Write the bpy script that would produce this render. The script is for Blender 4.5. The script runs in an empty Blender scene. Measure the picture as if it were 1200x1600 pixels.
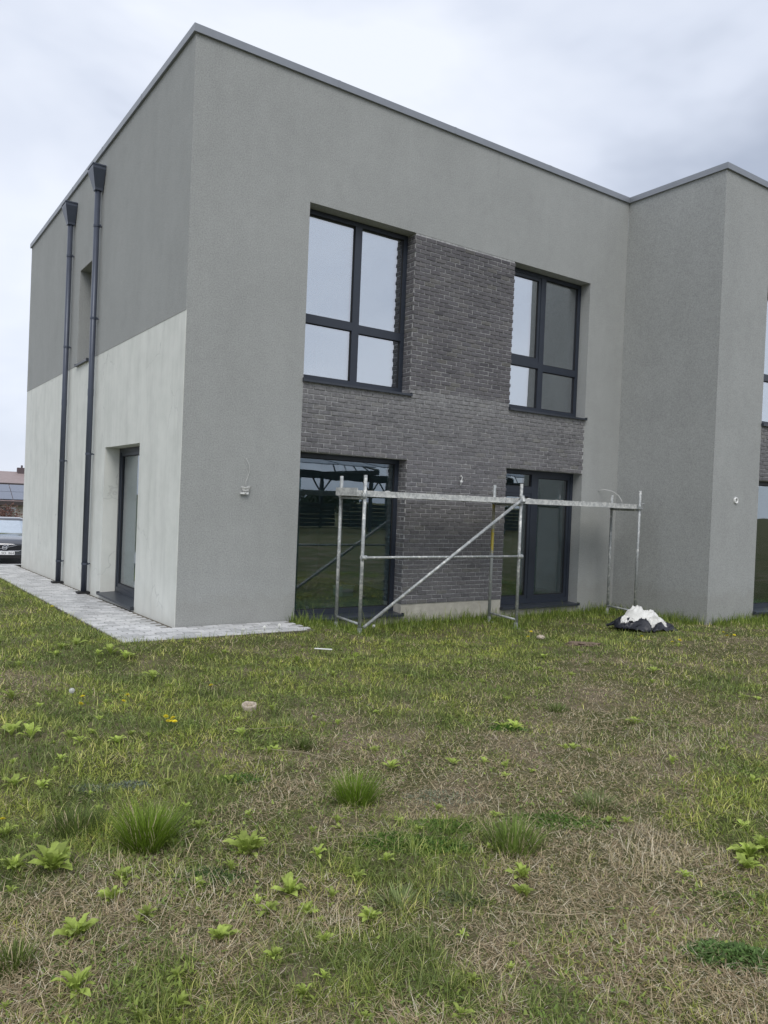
import bpy, bmesh, math, random
import numpy as np
from mathutils import Vector, Matrix

random.seed(11)
rng = np.random.default_rng(11)
scene = bpy.context.scene
col = scene.collection

# ------------------------------------------------------------------ camera
cam_d = bpy.data.cameras.new("camera")
cam = bpy.data.objects.new("camera", cam_d)
col.objects.link(cam)
cam_d.sensor_fit = 'VERTICAL'
cam_d.sensor_height = 36.0
cam_d.lens = 36.0 * 1202.0 / 1600.0
cam_d.clip_start = 0.05
cam_d.clip_end = 3000
CR = Vector((0.82288008, -0.56677258, 0.04046255))
CU = Vector((-0.0265275, 0.03281309, 0.9991094))
CF = Vector((0.56759551, 0.82322059, -0.01196618))
CAM = Vector((-3.31774641, -9.3014598, 1.65))
cam.matrix_world = Matrix(((CR.x, CU.x, -CF.x, CAM.x), (CR.y, CU.y, -CF.y, CAM.y),
                           (CR.z, CU.z, -CF.z, CAM.z), (0, 0, 0, 1)))
scene.camera = cam

# ------------------------------------------------------------------ sky, sun, exposure
SUN_EL, SUN_AZ = math.radians(50), math.radians(212)      # azimuth clockwise from +Y
world = bpy.data.worlds.new("World")
scene.world = world
world.use_nodes = True
nt = world.node_tree
nt.nodes.clear()
N = nt.nodes.new
wo = N('ShaderNodeOutputWorld'); bg = N('ShaderNodeBackground')
bg.inputs['Strength'].default_value = 0.1
sky = N('ShaderNodeTexSky'); sky.sky_type = 'NISHITA'; sky.sun_disc = False
sky.sun_elevation = SUN_EL; sky.sun_rotation = SUN_AZ
tc = N('ShaderNodeTexCoord')
mp = N('ShaderNodeMapping'); mp.inputs['Scale'].default_value = (1.0, 1.0, 2.0)
nz = N('ShaderNodeTexNoise'); nz.inputs['Scale'].default_value = 1.7
nz.inputs['Detail'].default_value = 5; nz.inputs['Roughness'].default_value = 0.52
nz.inputs['Distortion'].default_value = 0.25
cr = N('ShaderNodeValToRGB')
cr.color_ramp.elements[0].position = 0.35; cr.color_ramp.elements[0].color = (0.40, 0.45, 0.555, 1)
cr.color_ramp.elements[1].position = 0.62; cr.color_ramp.elements[1].color = (0.80, 0.84, 0.925, 1)
e = cr.color_ramp.elements.new(0.48); e.color = (0.645, 0.695, 0.805, 1)
mul = N('ShaderNodeVectorMath'); mul.operation = 'SCALE'; mul.inputs['Scale'].default_value = 10.0
mx = N('ShaderNodeMix'); mx.data_type = 'RGBA'; mx.inputs[0].default_value = 0.93
L = nt.links.new
L(tc.outputs['Generated'], mp.inputs['Vector']); L(mp.outputs['Vector'], nz.inputs['Vector'])
L(nz.outputs['Fac'], cr.inputs['Fac']); L(cr.outputs['Color'], mul.inputs[0])
L(sky.outputs['Color'], mx.inputs[6]); L(mul.outputs['Vector'], mx.inputs[7])
L(mx.outputs[2], bg.inputs['Color']); L(bg.outputs['Background'], wo.inputs['Surface'])

sun_d = bpy.data.lights.new("sun", 'SUN')
sun_d.energy = 1.35
sun_d.angle = math.radians(34)
sun_d.color = (1.0, 0.97, 0.92)
sun = bpy.data.objects.new("sun", sun_d)
col.objects.link(sun)
sdir = Vector((math.sin(SUN_AZ) * math.cos(SUN_EL), math.cos(SUN_AZ) * math.cos(SUN_EL), math.sin(SUN_EL)))
sun.rotation_euler = (-sdir).to_track_quat('-Z', 'Y').to_euler()
sun.location = sdir * 60

vs = scene.view_settings
vs.view_transform = 'Standard'; vs.look = 'None'; vs.exposure = 0.25; vs.gamma = 1.0
vs.use_curve_mapping = False
scene.render.engine = 'CYCLES'
scene.cycles.use_denoising = True
scene.cycles.max_bounces = 8
scene.cycles.transparent_max_bounces = 16

# ------------------------------------------------------------------ material helpers
def new_mat(name):
    m = bpy.data.materials.new(name); m.use_nodes = True
    t = m.node_tree
    b = t.nodes['Principled BSDF']
    return m, t, b

def add(t, kind, **kw):
    n = t.nodes.new(kind)
    for k, v in kw.items():
        if k in n.inputs: n.inputs[k].default_value = v
        else: setattr(n, k, v)
    return n

def pos_vec(t, scale=(1, 1, 1)):
    g = t.nodes.new('ShaderNodeNewGeometry')
    m = t.nodes.new('ShaderNodeMapping'); m.inputs['Scale'].default_value = scale
    t.links.new(g.outputs['Position'], m.inputs['Vector'])
    return m.outputs['Vector']

def noise(t, scale, detail=4, rough=0.5, vec=None, vscale=(1, 1, 1)):
    n = add(t, 'ShaderNodeTexNoise', Scale=scale, Detail=detail, Roughness=rough)
    t.links.new(vec if vec is not None else pos_vec(t, vscale), n.inputs['Vector'])
    return n.outputs['Fac']

def ramp(t, fac, stops):
    r = t.nodes.new('ShaderNodeValToRGB')
    els = r.color_ramp.elements
    while len(els) < len(stops): els.new(0.5)
    for el, (p, c) in zip(els, stops):
        el.position = p
        el.color = (c, c, c, 1) if not isinstance(c, (tuple, list)) else (*c[:3], 1)
    t.links.new(fac, r.inputs['Fac'])
    return r.outputs['Color']

def mixc(t, fac, a, b, mode='MIX'):
    m = t.nodes.new('ShaderNodeMix'); m.data_type = 'RGBA'; m.blend_type = mode
    for sock, v in ((m.inputs[0], fac), (m.inputs[6], a), (m.inputs[7], b)):
        if isinstance(v, (int, float)): sock.default_value = v
        elif isinstance(v, (tuple, list)): sock.default_value = (*v[:3], 1)
        else: t.links.new(v, sock)
    return m.outputs[2]

def math_n(t, op, a, b=0.0):
    m = t.nodes.new('ShaderNodeMath'); m.operation = op
    for i, v in enumerate((a, b)):
        if isinstance(v, (int, float)): m.inputs[i].default_value = v
        else: t.links.new(v, m.inputs[i])
    return m.outputs[0]

def bump(t, b, height, strength, dist):
    n = add(t, 'ShaderNodeBump', Strength=strength, Distance=dist)
    t.links.new(height, n.inputs['Height'])
    t.links.new(n.outputs['Normal'], b.inputs['Normal'])

def sepz(t):
    g = t.nodes.new('ShaderNodeNewGeometry'); s = t.nodes.new('ShaderNodeSeparateXYZ')
    t.links.new(g.outputs['Position'], s.inputs[0]); return s.outputs

M = {}
# dark grey textured render
m, t, b = new_mat("grey_render")
c1 = ramp(t, noise(t, 60, 3, .8), [(0.26, (.25, .256, .249)), (0.5, (.368, .376, .366)), (0.76, (.492, .50, .487))])
c2 = ramp(t, noise(t, 1.1, 6, .6), [(0.3, .955), (0.7, 1.045)])
c3 = ramp(t, noise(t, 1.0, 5, .65, vscale=(2.5, 2.5, .5)), [(0.33, .965), (0.67, 1.025)])
c4 = ramp(t, noise(t, 7, 4, .6), [(0.3, .965), (0.7, 1.03)])                      # trowel patches
cc = mixc(t, 1.0, mixc(t, 1.0, mixc(t, 1.0, c1, c2, 'MULTIPLY'), c3, 'MULTIPLY'), c4, 'MULTIPLY')
zw = sepz(t)[2]
spl = ramp(t, math_n(t, 'SUBTRACT', zw, math_n(t, 'MULTIPLY', noise(t, 5, 5, .65), .55)), [(0.0, .75), (0.16, .0)])   # rain splash on the foot
cc = mixc(t, math_n(t, 'MULTIPLY', spl, .28), cc, (.26, .25, .21))
strk = ramp(t, noise(t, 1.0, 4, .6, vscale=(9, 9, .12)), [(0.60, 0.), (0.74, 1.)])
top = ramp(t, math_n(t, 'SUBTRACT', zw, 6.5), [(0.0, 0.), (.85, 1.)])
cc = mixc(t, math_n(t, 'MULTIPLY', math_n(t, 'MULTIPLY', strk, top), .16), cc, (.20, .21, .20))
t.links.new(cc, b.inputs['Base Color']); b.inputs['Roughness'].default_value = .93
b.inputs['Specular IOR Level'].default_value = .25
bump(t, b, math_n(t, 'ADD', noise(t, 260, 2, .6), math_n(t, 'MULTIPLY', noise(t, 60, 3, .6), .7)), .55, .006)
M['render'] = m
# unfinished light base coat
m, t, b = new_mat("base_coat")
c1 = ramp(t, noise(t, 2.2, 6, .6), [(0.28, (.66, .675, .63)), (0.55, (.735, .745, .70)), (0.75, (.77, .78, .73))])
c2 = ramp(t, noise(t, 1.0, 6, .66, vscale=(4.5, 4.5, .55)), [(0.30, .90), (0.5, 1.0), (0.72, 1.045)])
cc = mixc(t, 1.0, c1, c2, 'MULTIPLY')
zz = sepz(t)
damp = ramp(t, math_n(t, 'ADD', zz[2], math_n(t, 'MULTIPLY', noise(t, 2.5, 4, .6), .9)), [(0.2, 1.0), (0.85, 0.0)])
cc = mixc(t, math_n(t, 'MULTIPLY', damp, .55), cc, (.55, .53, .47))
v = add(t, 'ShaderNodeTexVoronoi', feature='DISTANCE_TO_EDGE', Scale=0.55)
dn = add(t, 'ShaderNodeTexNoise', Scale=3.0, Detail=5)
pv = pos_vec(t)
t.links.new(pv, dn.inputs['Vector'])
dmix = add(t, 'ShaderNodeVectorMath', operation='MULTIPLY_ADD')
t.links.new(dn.outputs['Color'], dmix.inputs[0]); dmix.inputs[1].default_value = (.5, .5, .5); t.links.new(pv, dmix.inputs[2])
t.links.new(dmix.outputs[0], v.inputs['Vector'])
crk = ramp(t, v.outputs['Distance'], [(0.0, 1.0), (0.006, 0.0)])
crm = math_n(t, 'MULTIPLY', crk, ramp(t, noise(t, 1.3, 2), [(.5, 0.), (.6, 1.)]))
cc = mixc(t, math_n(t, 'MULTIPLY', crm, .35), cc, (.33, .33, .32))
t.links.new(cc, b.inputs['Base Color']); b.inputs['Roughness'].default_value = .88
b.inputs['Specular IOR Level'].default_value = .3
bump(t, b, math_n(t, 'ADD', noise(t, 9, 5, .6), math_n(t, 'MULTIPLY', crm, -1.5)), .25, .006)
M['base'] = m
# plinth concrete
m, t, b = new_mat("plinth_concrete")
c1 = ramp(t, noise(t, 6, 6, .65), [(0.3, (.40, .375, .32)), (0.7, (.58, .55, .48))])
t.links.new(c1, b.inputs['Base Color']); b.inputs['Roughness'].default_value = .9
bump(t, b, noise(t, 30, 5, .6), .4, .006)
M['plinth'] = m
# mortar
m, t, b = new_mat("mortar")
c1 = ramp(t, noise(t, 20, 5, .65), [(0.3, (.22, .22, .222)), (0.72, (.58, .58, .57))])
t.links.new(c1, b.inputs['Base Color']); b.inputs['Roughness'].default_value = .95
M['mortar'] = m

def brick_mat(name, use_attr):
    m, t, b = new_mat(name)
    if use_attr:
        a = t.nodes.new('ShaderNodeAttribute'); a.attribute_name = 'tint'; r = a.outputs['Fac']
    else:
        o = t.nodes.new('ShaderNodeObjectInfo'); r = o.outputs['Random']
    c = ramp(t, r, [(0.0, (.105, .103, .114)), (0.1, (.142, .138, .15)), (0.5, (.158, .154, .165)),
                    (0.75, (.146, .144, .158)), (0.93, (.178, .173, .178)), (1.0, (.172, .17, .160))])
    g = ramp(t, noise(t, 55, 5, .7), [(0.25, .6), (0.5, 1.0), (0.8, 1.45)])
    c = mixc(t, 1.0, c, g, 'MULTIPLY')
    c = mixc(t, 1.0, c, (.83, .81, .805), 'MULTIPLY')
    c = mixc(t, 1.0, c, ramp(t, noise(t, .8, 4, .6), [(.3, .88), (.7, 1.12)]), 'MULTIPLY')
    # pale lime bloom on the courses round the first floor sill, fading down
    z = sepz(t)[2]
    zb = math_n(t, 'ADD', z, math_n(t, 'MULTIPLY', math_n(t, 'SUBTRACT', noise(t, 3, 4, .6), .5), .25))
    w = ramp(t, math_n(t, 'MULTIPLY', zb, .2), [(.45, .22), (.60, .50), (.668, .85), (.678, .03)])
    sp = ramp(t, noise(t, 16, 4, .7), [(.42, 0.0), (.66, 1.0)])
    c = mixc(t, math_n(t, 'MULTIPLY', w, math_n(t, 'ADD', math_n(t, 'MULTIPLY', sp, .5), .22)), c, (.43, .43, .42))
    t.links.new(c, b.inputs['Base Color']); b.inputs['Roughness'].default_value = .85
    b.inputs['Specular IOR Level'].default_value = .35
    bump(t, b, noise(t, 60, 5, .7), .6, .006)
    return m
M['brick'] = brick_mat("brick_grey", False)
M['brick_attr'] = brick_mat("brick_grey_field", True)

def simple(name, colr, rough=.5, metal=0.0, var=.12, nscale=8, bumpv=0.0, bscale=60, spec=.5):
    m, t, b = new_mat(name)
    lo = tuple(x * (1 - var) for x in colr); hi = tuple(min(1, x * (1 + var)) for x in colr)
    t.links.new(ramp(t, noise(t, nscale, 5, .6), [(.3, lo), (.7, hi)]), b.inputs['Base Color'])
    b.inputs['Roughness'].default_value = rough; b.inputs['Metallic'].default_value = metal
    b.inputs['Specular IOR Level'].default_value = spec
    if bumpv: bump(t, b, noise(t, bscale, 4, .6), bumpv, .004)
    return m
M['frame'] = simple("anthracite_frame", (.026, .033, .048), .42, 0, .08)
M['sillmetal'] = simple("anthracite_sill", (.045, .052, .066), .38, .2, .15, 14)
M['coping'] = simple("coping_steel", (.265, .28, .305), .42, .3, .06, 3)
M['pipe'] = simple("downpipe_steel", (.075, .087, .118), .38, .25, .10, 4)
M['black'] = simple("black_rubber", (.015, .015, .016), .7)
M['white_plastic'] = simple("white_plastic", (.78, .78, .76), .5, 0, .05)
M['interior'] = simple("interior_plaster", (.74, .75, .71), .9, 0, .12, 2)
M['screed'] = simple("floor_screed", (.36, .37, .34), .85, 0, .2, 3)
M['roofing'] = simple("roof_felt", (.06, .06, .062), .9)
M['wood'] = simple("raw_timber", (.40, .29, .17), .8, 0, .25, 20)
M['clay'] = simple("bleached_stub", (.46, .39, .31), .85, 0, .35, 60, .5, 120)
M['wire'] = simple("white_wire", (.58, .58, .56), .5)
M['stone'] = simple("pale_stone", (.46, .39, .31), .9, 0, .25, 30, .5, 60)
M['soil'] = simple("bare_soil", (.17, .125, .09), .95, 0, .35, 25, .9, 50)
M['steel_dark'] = simple("dark_painted_steel", (.025, .030, .038), .5, .2)
M['panel_grey'] = simple("roof_panel", (.16, .19, .23), .3, .2)
M['darkstack'] = simple("dark_boards", (.02, .022, .026), .6)

# galvanised steel with splashes of plaster
def galv(name, base, splash=.45, yellow=False):
    m, t, b = new_mat(name)
    c = ramp(t, noise(t, 30, 5, .65), [(.3, tuple(x * .72 for x in base)), (.7, tuple(min(1, x * 1.12) for x in base))])
    s = ramp(t, noise(t, 13, 5, .75), [(1 - splash - .04, 0.), (1 - splash + .08, 1.)])
    c = mixc(t, s, c, (.70, .70, .67))
    rust = ramp(t, noise(t, 21, 5, .7, vscale=(1.3, 1, .7)), [(.60, 0.), (.72, .8)])
    c = mixc(t, rust, c, (.15, .10, .07))
    if yellow:
        z = sepz(t)[2]
        zz = math_n(t, 'ADD', z, math_n(t, 'MULTIPLY', noise(t, 18, 4, .7), .3))
        band = ramp(t, math_n(t, 'MULTIPLY', zz, .4), [(.43, 0.), (.45, 1.), (.57, 1.), (.585, .25), (.70, .35), (.72, .85), (.76, .85), (.78, 0.)])
        c = mixc(t, math_n(t, 'MULTIPLY', band, ramp(t, noise(t, 40, 4, .6), [(.34, .25), (.46, 1.)])), c, (.50, .40, .06))
    t.links.new(c, b.inputs['Base Color'])
    b.inputs['Metallic'].default_value = .35; b.inputs['Roughness'].default_value = .55
    bump(t, b, noise(t, 60, 4, .6), .35, .003)
    return m
M['galv'] = galv("galvanised_tube", (.40, .42, .42))
M['galv_y'] = galv("yellow_flaked_tube", (.40, .42, .42), .4, True)
M['deck'] = galv("plastered_deck", (.52, .53, .52), .52)

# glass: stronger mirror share upstairs, weaker and more see-through at ground level
def glass_mat(name, r0, tint):
    m, t, b = new_mat(name)
    t.nodes.remove(b)
    out = t.nodes['Material Output']
    lw = add(t, 'ShaderNodeLayerWeight', Blend=.5)
    p4 = math_n(t, 'POWER', lw.outputs['Facing'], 4.0)
    fac = math_n(t, 'ADD', math_n(t, 'MULTIPLY', p4, .92 - r0), r0)
    gl = add(t, 'ShaderNodeBsdfGlossy', Roughness=.004); gl.inputs['Color'].default_value = (.92, .95, 1, 1)
    tr = add(t, 'ShaderNodeBsdfTransparent'); tr.inputs['Color'].default_value = (*tint, 1)
    ms = t.nodes.new('ShaderNodeMixShader')
    nb = add(t, 'ShaderNodeBump', Strength=.05, Distance=.02)
    t.links.new(noise(t, 1.1, 2), nb.inputs['Height']); t.links.new(nb.outputs['Normal'], gl.inputs['Normal'])
    t.links.new(fac, ms.inputs[0]); t.links.new(tr.outputs[0], ms.inputs[1]); t.links.new(gl.outputs[0], ms.inputs[2])
    t.links.new(ms.outputs[0], out.inputs['Surface'])
    return m
M['glass'] = glass_mat("upper_glass", .50, (.55, .64, .66))
M['glass_clear'] = glass_mat("clear_glass", .21, (.60, .73, .75))

# pavers
def paver_mat(name, use_attr):
    m, t, b = new_mat(name)
    if use_attr:
        a = t.nodes.new('ShaderNodeAttribute'); a.attribute_name = 'tint'; r = a.outputs['Fac']
    else:
        r = t.nodes.new('ShaderNodeObjectInfo').outputs['Random']
    c = ramp(t, r, [(0., (.40, .40, .395)), (.5, (.52, .52, .515)), (1., (.62, .615, .605))])
    c = mixc(t, 1., c, ramp(t, noise(t, 3, 5, .65), [(.3, .78), (.7, 1.12)]), 'MULTIPLY')
    c = mixc(t, 1., c, ramp(t, noise(t, 90, 4, .7), [(.3, .85), (.7, 1.12)]), 'MULTIPLY')
    t.links.new(c, b.inputs['Base Color']); b.inputs['Roughness'].default_value = .9
    bump(t, b, noise(t, 120, 3, .6), .5, .003)
    return m
M['paver'] = paver_mat("concrete_paver", False)
M['paver_attr'] = paver_mat("concrete_paver_field", True)
M['joint_sand'] = simple("joint_sand", (.13, .115, .09), .95, 0, .4, 30)

# ground
m, t, b = new_mat("lawn_soil")
base = ramp(t, noise(t, 1.4, 6, .62), [(.32, (.075, .08, .032)), (.48, (.105, .108, .045)), (.62, (.18, .15, .10)), (.75, (.14, .112, .075))])
fine = ramp(t, noise(t, 60, 5, .7), [(.25, .55), (.5, 1.0), (.78, 1.55)])
t.links.new(mixc(t, 1., base, fine, 'MULTIPLY'), b.inputs['Base Color'])
b.inputs['Roughness'].default_value = .98; b.inputs['Specular IOR Level'].default_value = .1
bump(t, b, noise(t, 45, 5, .7), .9, .02)
M['ground'] = m

def leafy(name, attr='Col', colr=None, trans=.35, rough=.6):
    m, t, b = new_mat(name)
    out = t.nodes['Material Output']
    if colr is None:
        a = t.nodes.new('ShaderNodeAttribute'); a.attribute_name = attr; c = a.outputs['Color']
    else:
        lo = tuple(x * .75 for x in colr); hi = tuple(x * 1.2 for x in colr)
        o = t.nodes.new('ShaderNodeObjectInfo')
        c = mixc(t, 1., ramp(t, noise(t, 30, 3, .6), [(.3, lo), (.7, hi)]), ramp(t, o.outputs['Random'], [(0., .62), (1., 1.2)]), 'MULTIPLY')
    t.links.new(c, b.inputs['Base Color']); b.inputs['Roughness'].default_value = rough
    b.inputs['Specular IOR Level'].default_value = .3
    tl = t.nodes.new('ShaderNodeBsdfTranslucent'); t.links.new(c, tl.inputs['Color'])
    ms = t.nodes.new('ShaderNodeMixShader'); ms.inputs[0].default_value = trans
    t.links.new(b.outputs[0], ms.inputs[1]); t.links.new(tl.outputs[0], ms.inputs[2])
    t.links.new(ms.outputs[0], out.inputs['Surface'])
    return m
M['grass'] = leafy("grass_blades")
M['weed'] = leafy("weed_leaf", colr=(.43, .53, .12))
M['stalk'] = leafy("flower_stalk", colr=(.16, .20, .07))
M['petal'] = leafy("yellow_petals", colr=(.82, .70, .04), trans=.2)
M['seed'] = leafy("seed_fluff", colr=(.80, .80, .76), trans=.3)
M['straw'] = leafy("dry_stalk", colr=(.46, .39, .26), trans=.15)
M['redleaf'] = leafy("brown_hedge_leaf", colr=(.19, .105, .085), trans=.2)
M['treeleaf'] = leafy("tree_leaf", colr=(.05, .065, .03), trans=.2)
M['bark'] = simple("bark", (.09, .075, .06), .95)

# ------------------------------------------------------------------ mesh helpers
class MB:
    def __init__(s): s.v = []; s.f = []
    def quadbox(s, c8):
        o = len(s.v); s.v += [tuple(p) for p in c8]
        s.f += [tuple(o + i for i in q) for q in ((0, 3, 2, 1), (4, 5, 6, 7), (0, 1, 5, 4), (1, 2, 6, 5), (2, 3, 7, 6), (3, 0, 4, 7))]
        return s
    def box(s, x0, x1, y0, y1, z0, z1, mp=None):
        c = [(x0, y0, z0), (x1, y0, z0), (x1, y1, z0), (x0, y1, z0), (x0, y0, z1), (x1, y0, z1), (x1, y1, z1), (x0, y1, z1)]
        return s.quadbox([mp(*p) for p in c] if mp else c)
    def tube(s, p0, p1, r, seg=10, r1=None, cap=True):
        p0 = Vector(p0); p1 = Vector(p1); d = (p1 - p0).normalized()
        a = d.orthogonal().normalized(); bb = d.cross(a); r1 = r if r1 is None else r1
        o = len(s.v)
        for p, rr in ((p0, r), (p1, r1)):
            for k in range(seg):
                an = 2 * math.pi * k / seg
                s.v.append(tuple(p + (a * math.cos(an) + bb * math.sin(an)) * rr))
        for k in range(seg):
            k2 = (k + 1) % seg
            s.f.append((o + k, o + k2, o + seg + k2, o + seg + k))
        if cap:
            s.f.append(tuple(o + k for k in reversed(range(seg)))); s.f.append(tuple(o + seg + k for k in range(seg)))
        return s
    def path(s, pts, r, seg=6):
        pts = [Vector(p) for p in pts]; o = len(s.v); n = len(pts)
        for i, p in enumerate(pts):
            d = (pts[min(i + 1, n - 1)] - pts[max(i - 1, 0)]).normalized()
            ref = Vector((.13, .21, .97)) if abs(d.z) < .9 else Vector((.97, .2, .1))
            a = d.cross(ref).normalized(); bb = d.cross(a)
            rr = r[i] if isinstance(r, (list, tuple)) else r
            for k in range(seg):
                an = 2 * math.pi * k / seg
                s.v.append(tuple(p + (a * math.cos(an) + bb * math.sin(an)) * rr))
        for i in range(n - 1):
            for k in range(seg):
                k2 = (k + 1) % seg
                s.f.append((o + i * seg + k, o + i * seg + k2, o + (i + 1) * seg + k2, o + (i + 1) * seg + k))
        s.f.append(tuple(o + k for k in reversed(range(seg)))); s.f.append(tuple(o + (n - 1) * seg + k for k in range(seg)))
        return s
    def poly(s, pts):
        o = len(s.v); s.v += [tuple(p) for p in pts]; s.f.append(tuple(range(o, o + len(pts)))); return s
    def loft(s, rings, close=True, caps=True):
        o = len(s.v); n = len(rings[0])
        for r in rings: s.v += [tuple(p) for p in r]
        for i in range(len(rings) - 1):
            for k in range(n if close else n - 1):
                k2 = (k + 1) % n
                s.f.append((o + i * n + k, o + i * n + k2, o + (i + 1) * n + k2, o + (i + 1) * n + k))
        if caps and close:
            s.f.append(tuple(o + k for k in reversed(range(n)))); e_ = o + (len(rings) - 1) * n
            s.f.append(tuple(e_ + k for k in range(n)))
        return s
    def mesh(s, name, fix=True, smooth=False, bevel=0):
        me = bpy.data.meshes.new(name); me.from_pydata(s.v, [], s.f)
        if fix or bevel:
            bm = bmesh.new(); bm.from_mesh(me)
            if bevel:
                bmesh.ops.bevel(bm, geom=bm.edges[:], offset=bevel, segments=1, affect='EDGES', clamp_overlap=True)
            bmesh.ops.recalc_face_normals(bm, faces=bm.faces[:]); bm.to_mesh(me); bm.free()
        if smooth:
            for p in me.polygons: p.use_smooth = True
        return me
    def build(s, name, mat, parent=None, **kw):
        return obj(name, s.mesh(name, **kw), mat, parent)

def obj(name, me, mat, parent=None):
    if mat is not None:
        me.materials.clear(); me.materials.append(M[mat] if isinstance(mat, str) else mat)
    o = bpy.data.objects.new(name, me); col.objects.link(o)
    if parent is not None: o.parent = parent
    return o

def tag(o, label=None, cat=None, group=None, kind=None):
    if label: o['label'] = label
    if cat: o['category'] = cat
    if group: o['group'] = group
    if kind: o['kind'] = kind
    return o

def thing(name, label, cat, loc=(0, 0, 0), rz=0, group=None):
    o = bpy.data.objects.new(name, None); col.objects.link(o)
    o.location = loc; o.rotation_euler = (0, 0, rz); o.empty_display_size = .2
    return tag(o, label, cat, group)

def np_mesh(name, verts, loops_per_face, idx):
    """fast mesh from numpy: verts (n,3), idx (m,k) faces of k corners"""
    me = bpy.data.meshes.new(name)
    me.vertices.add(len(verts)); me.vertices.foreach_set('co', verts.astype(np.float32).ravel())
    k = idx.shape[1]
    me.loops.add(idx.size); me.loops.foreach_set('vertex_index', idx.astype(np.int32).ravel())
    me.polygons.add(len(idx)); me.polygons.foreach_set('loop_start', np.arange(0, idx.size, k, dtype=np.int32))
    me.polygons.foreach_set('loop_total', np.full(len(idx), k, dtype=np.int32))
    me.update(calc_edges=True); return me

# value noise in numpy
def vnoise(x, y, seed=0):
    x = np.asarray(x, float); y = np.asarray(y, float)
    xi = np.floor(x).astype(np.int64); yi = np.floor(y).astype(np.int64)
    fx = x - xi; fy = y - yi; fx = fx * fx * (3 - 2 * fx); fy = fy * fy * (3 - 2 * fy)
    def h(a, b_):
        n = (a * 374761393 + b_ * 668265263 + seed * 1442695041) & 0xffffffff
        n = ((n ^ (n >> 13)) * 1274126177) & 0xffffffff
        return ((n ^ (n >> 16)) & 0xffff) / 65535.0
    return (h(xi, yi) * (1 - fx) + h(xi + 1, yi) * fx) * (1 - fy) + (h(xi, yi + 1) * (1 - fx) + h(xi + 1, yi + 1) * fx) * fy
def fbm(x, y, seed=0, oct=4):
    s = 0; a = .5; n = 0
    for i in range(oct):
        s = s + a * vnoise(x * 2 ** i, y * 2 ** i, seed + i * 7); n += a; a *= .5
    return s / n

def sstep(a, b_, t):
    t = np.clip((np.asarray(t, float) - a) / (b_ - a), 0, 1); return t * t * (3 - 2 * t)

def terr(x, y):
    x = np.asarray(x, float); y = np.asarray(y, float)
    z = -.05 - .11 * sstep(.3, 3.5, x) * sstep(-4, -1, y)
    z = z - sstep(-1, 11, y) * .24 - sstep(10, 16, y) * .34 - sstep(17, 36, y) * 1.0
    # paved strip by the house: keep the soil just below it
    near = sstep(-1.9, -1.0, x) * (1 - sstep(1.7, 2.4, x)) * sstep(-1.9, -1.0, y) * (1 - sstep(10, 11, y))
    z = z + near * (-.020 * np.clip(y, -1, 11) - .022 - z)
    pav = sstep(-.95, -.82, x) * (1 - sstep(1.5, 1.62, x)) * sstep(-.92, -.80, y)
    z = z - pav * .035
    b_ = (fbm(x * 1.7, y * 1.7, 5) - .5) * .07 + (fbm(x * 7, y * 7, 9, 3) - .5) * .025
    return z + b_ * (1 - pav)

# ------------------------------------------------------------------ ground sheet
xs = np.unique(np.concatenate([np.array([-1500, -700, -350, -180, -100, -60, -40, -28, -20, -15, -12]), np.arange(-9, 13, .11),
                               np.array([13, 14, 16, 19, 23, 28, 36, 48, 65, 100, 180, 350, 700, 1500])]))
ys = np.unique(np.concatenate([np.array([-1500, -700, -350, -180, -100, -70, -50, -38, -30, -24, -20, -16, -13.5]), np.arange(-11.5, 12, .11),
                               np.array([12.5, 13, 14, 15, 16, 17, 19, 22, 26, 30, 36, 44, 60, 90, 150, 300, 700, 1500])]))
gx, gy = np.meshgrid(xs, ys)
gz = terr(gx, gy)
vv = np.stack([gx.ravel(), gy.ravel(), gz.ravel()], 1)
nx, ny = len(xs), len(ys)
i0 = (np.arange(ny - 1)[:, None] * nx + np.arange(nx - 1)[None, :]).ravel()
me = np_mesh('ground', vv, 4, np.stack([i0, i0 + 1, i0 + 1 + nx, i0 + nx], 1))
for p in me.polygons: p.use_smooth = True
ground = tag(obj('ground', me, 'ground'), kind='structure')

# ------------------------------------------------------------------ house
H, LEN, W, D = 7.35, 10.64, 8.31, -1.93
A, B_, C_, D_ = 1.674, 3.480, 5.505, 7.350          # window jambs along the front
K, S, T, Q = 2.309, 3.290, 5.690, .138              # lintel, sill, head, brick foot
BAND = 3.94
RX = 16.5                                            # far end of the projecting volume
WT = .42
house = thing('house', 'two storey flat roofed grey rendered house with dark grey brick panels', 'house')

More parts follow.
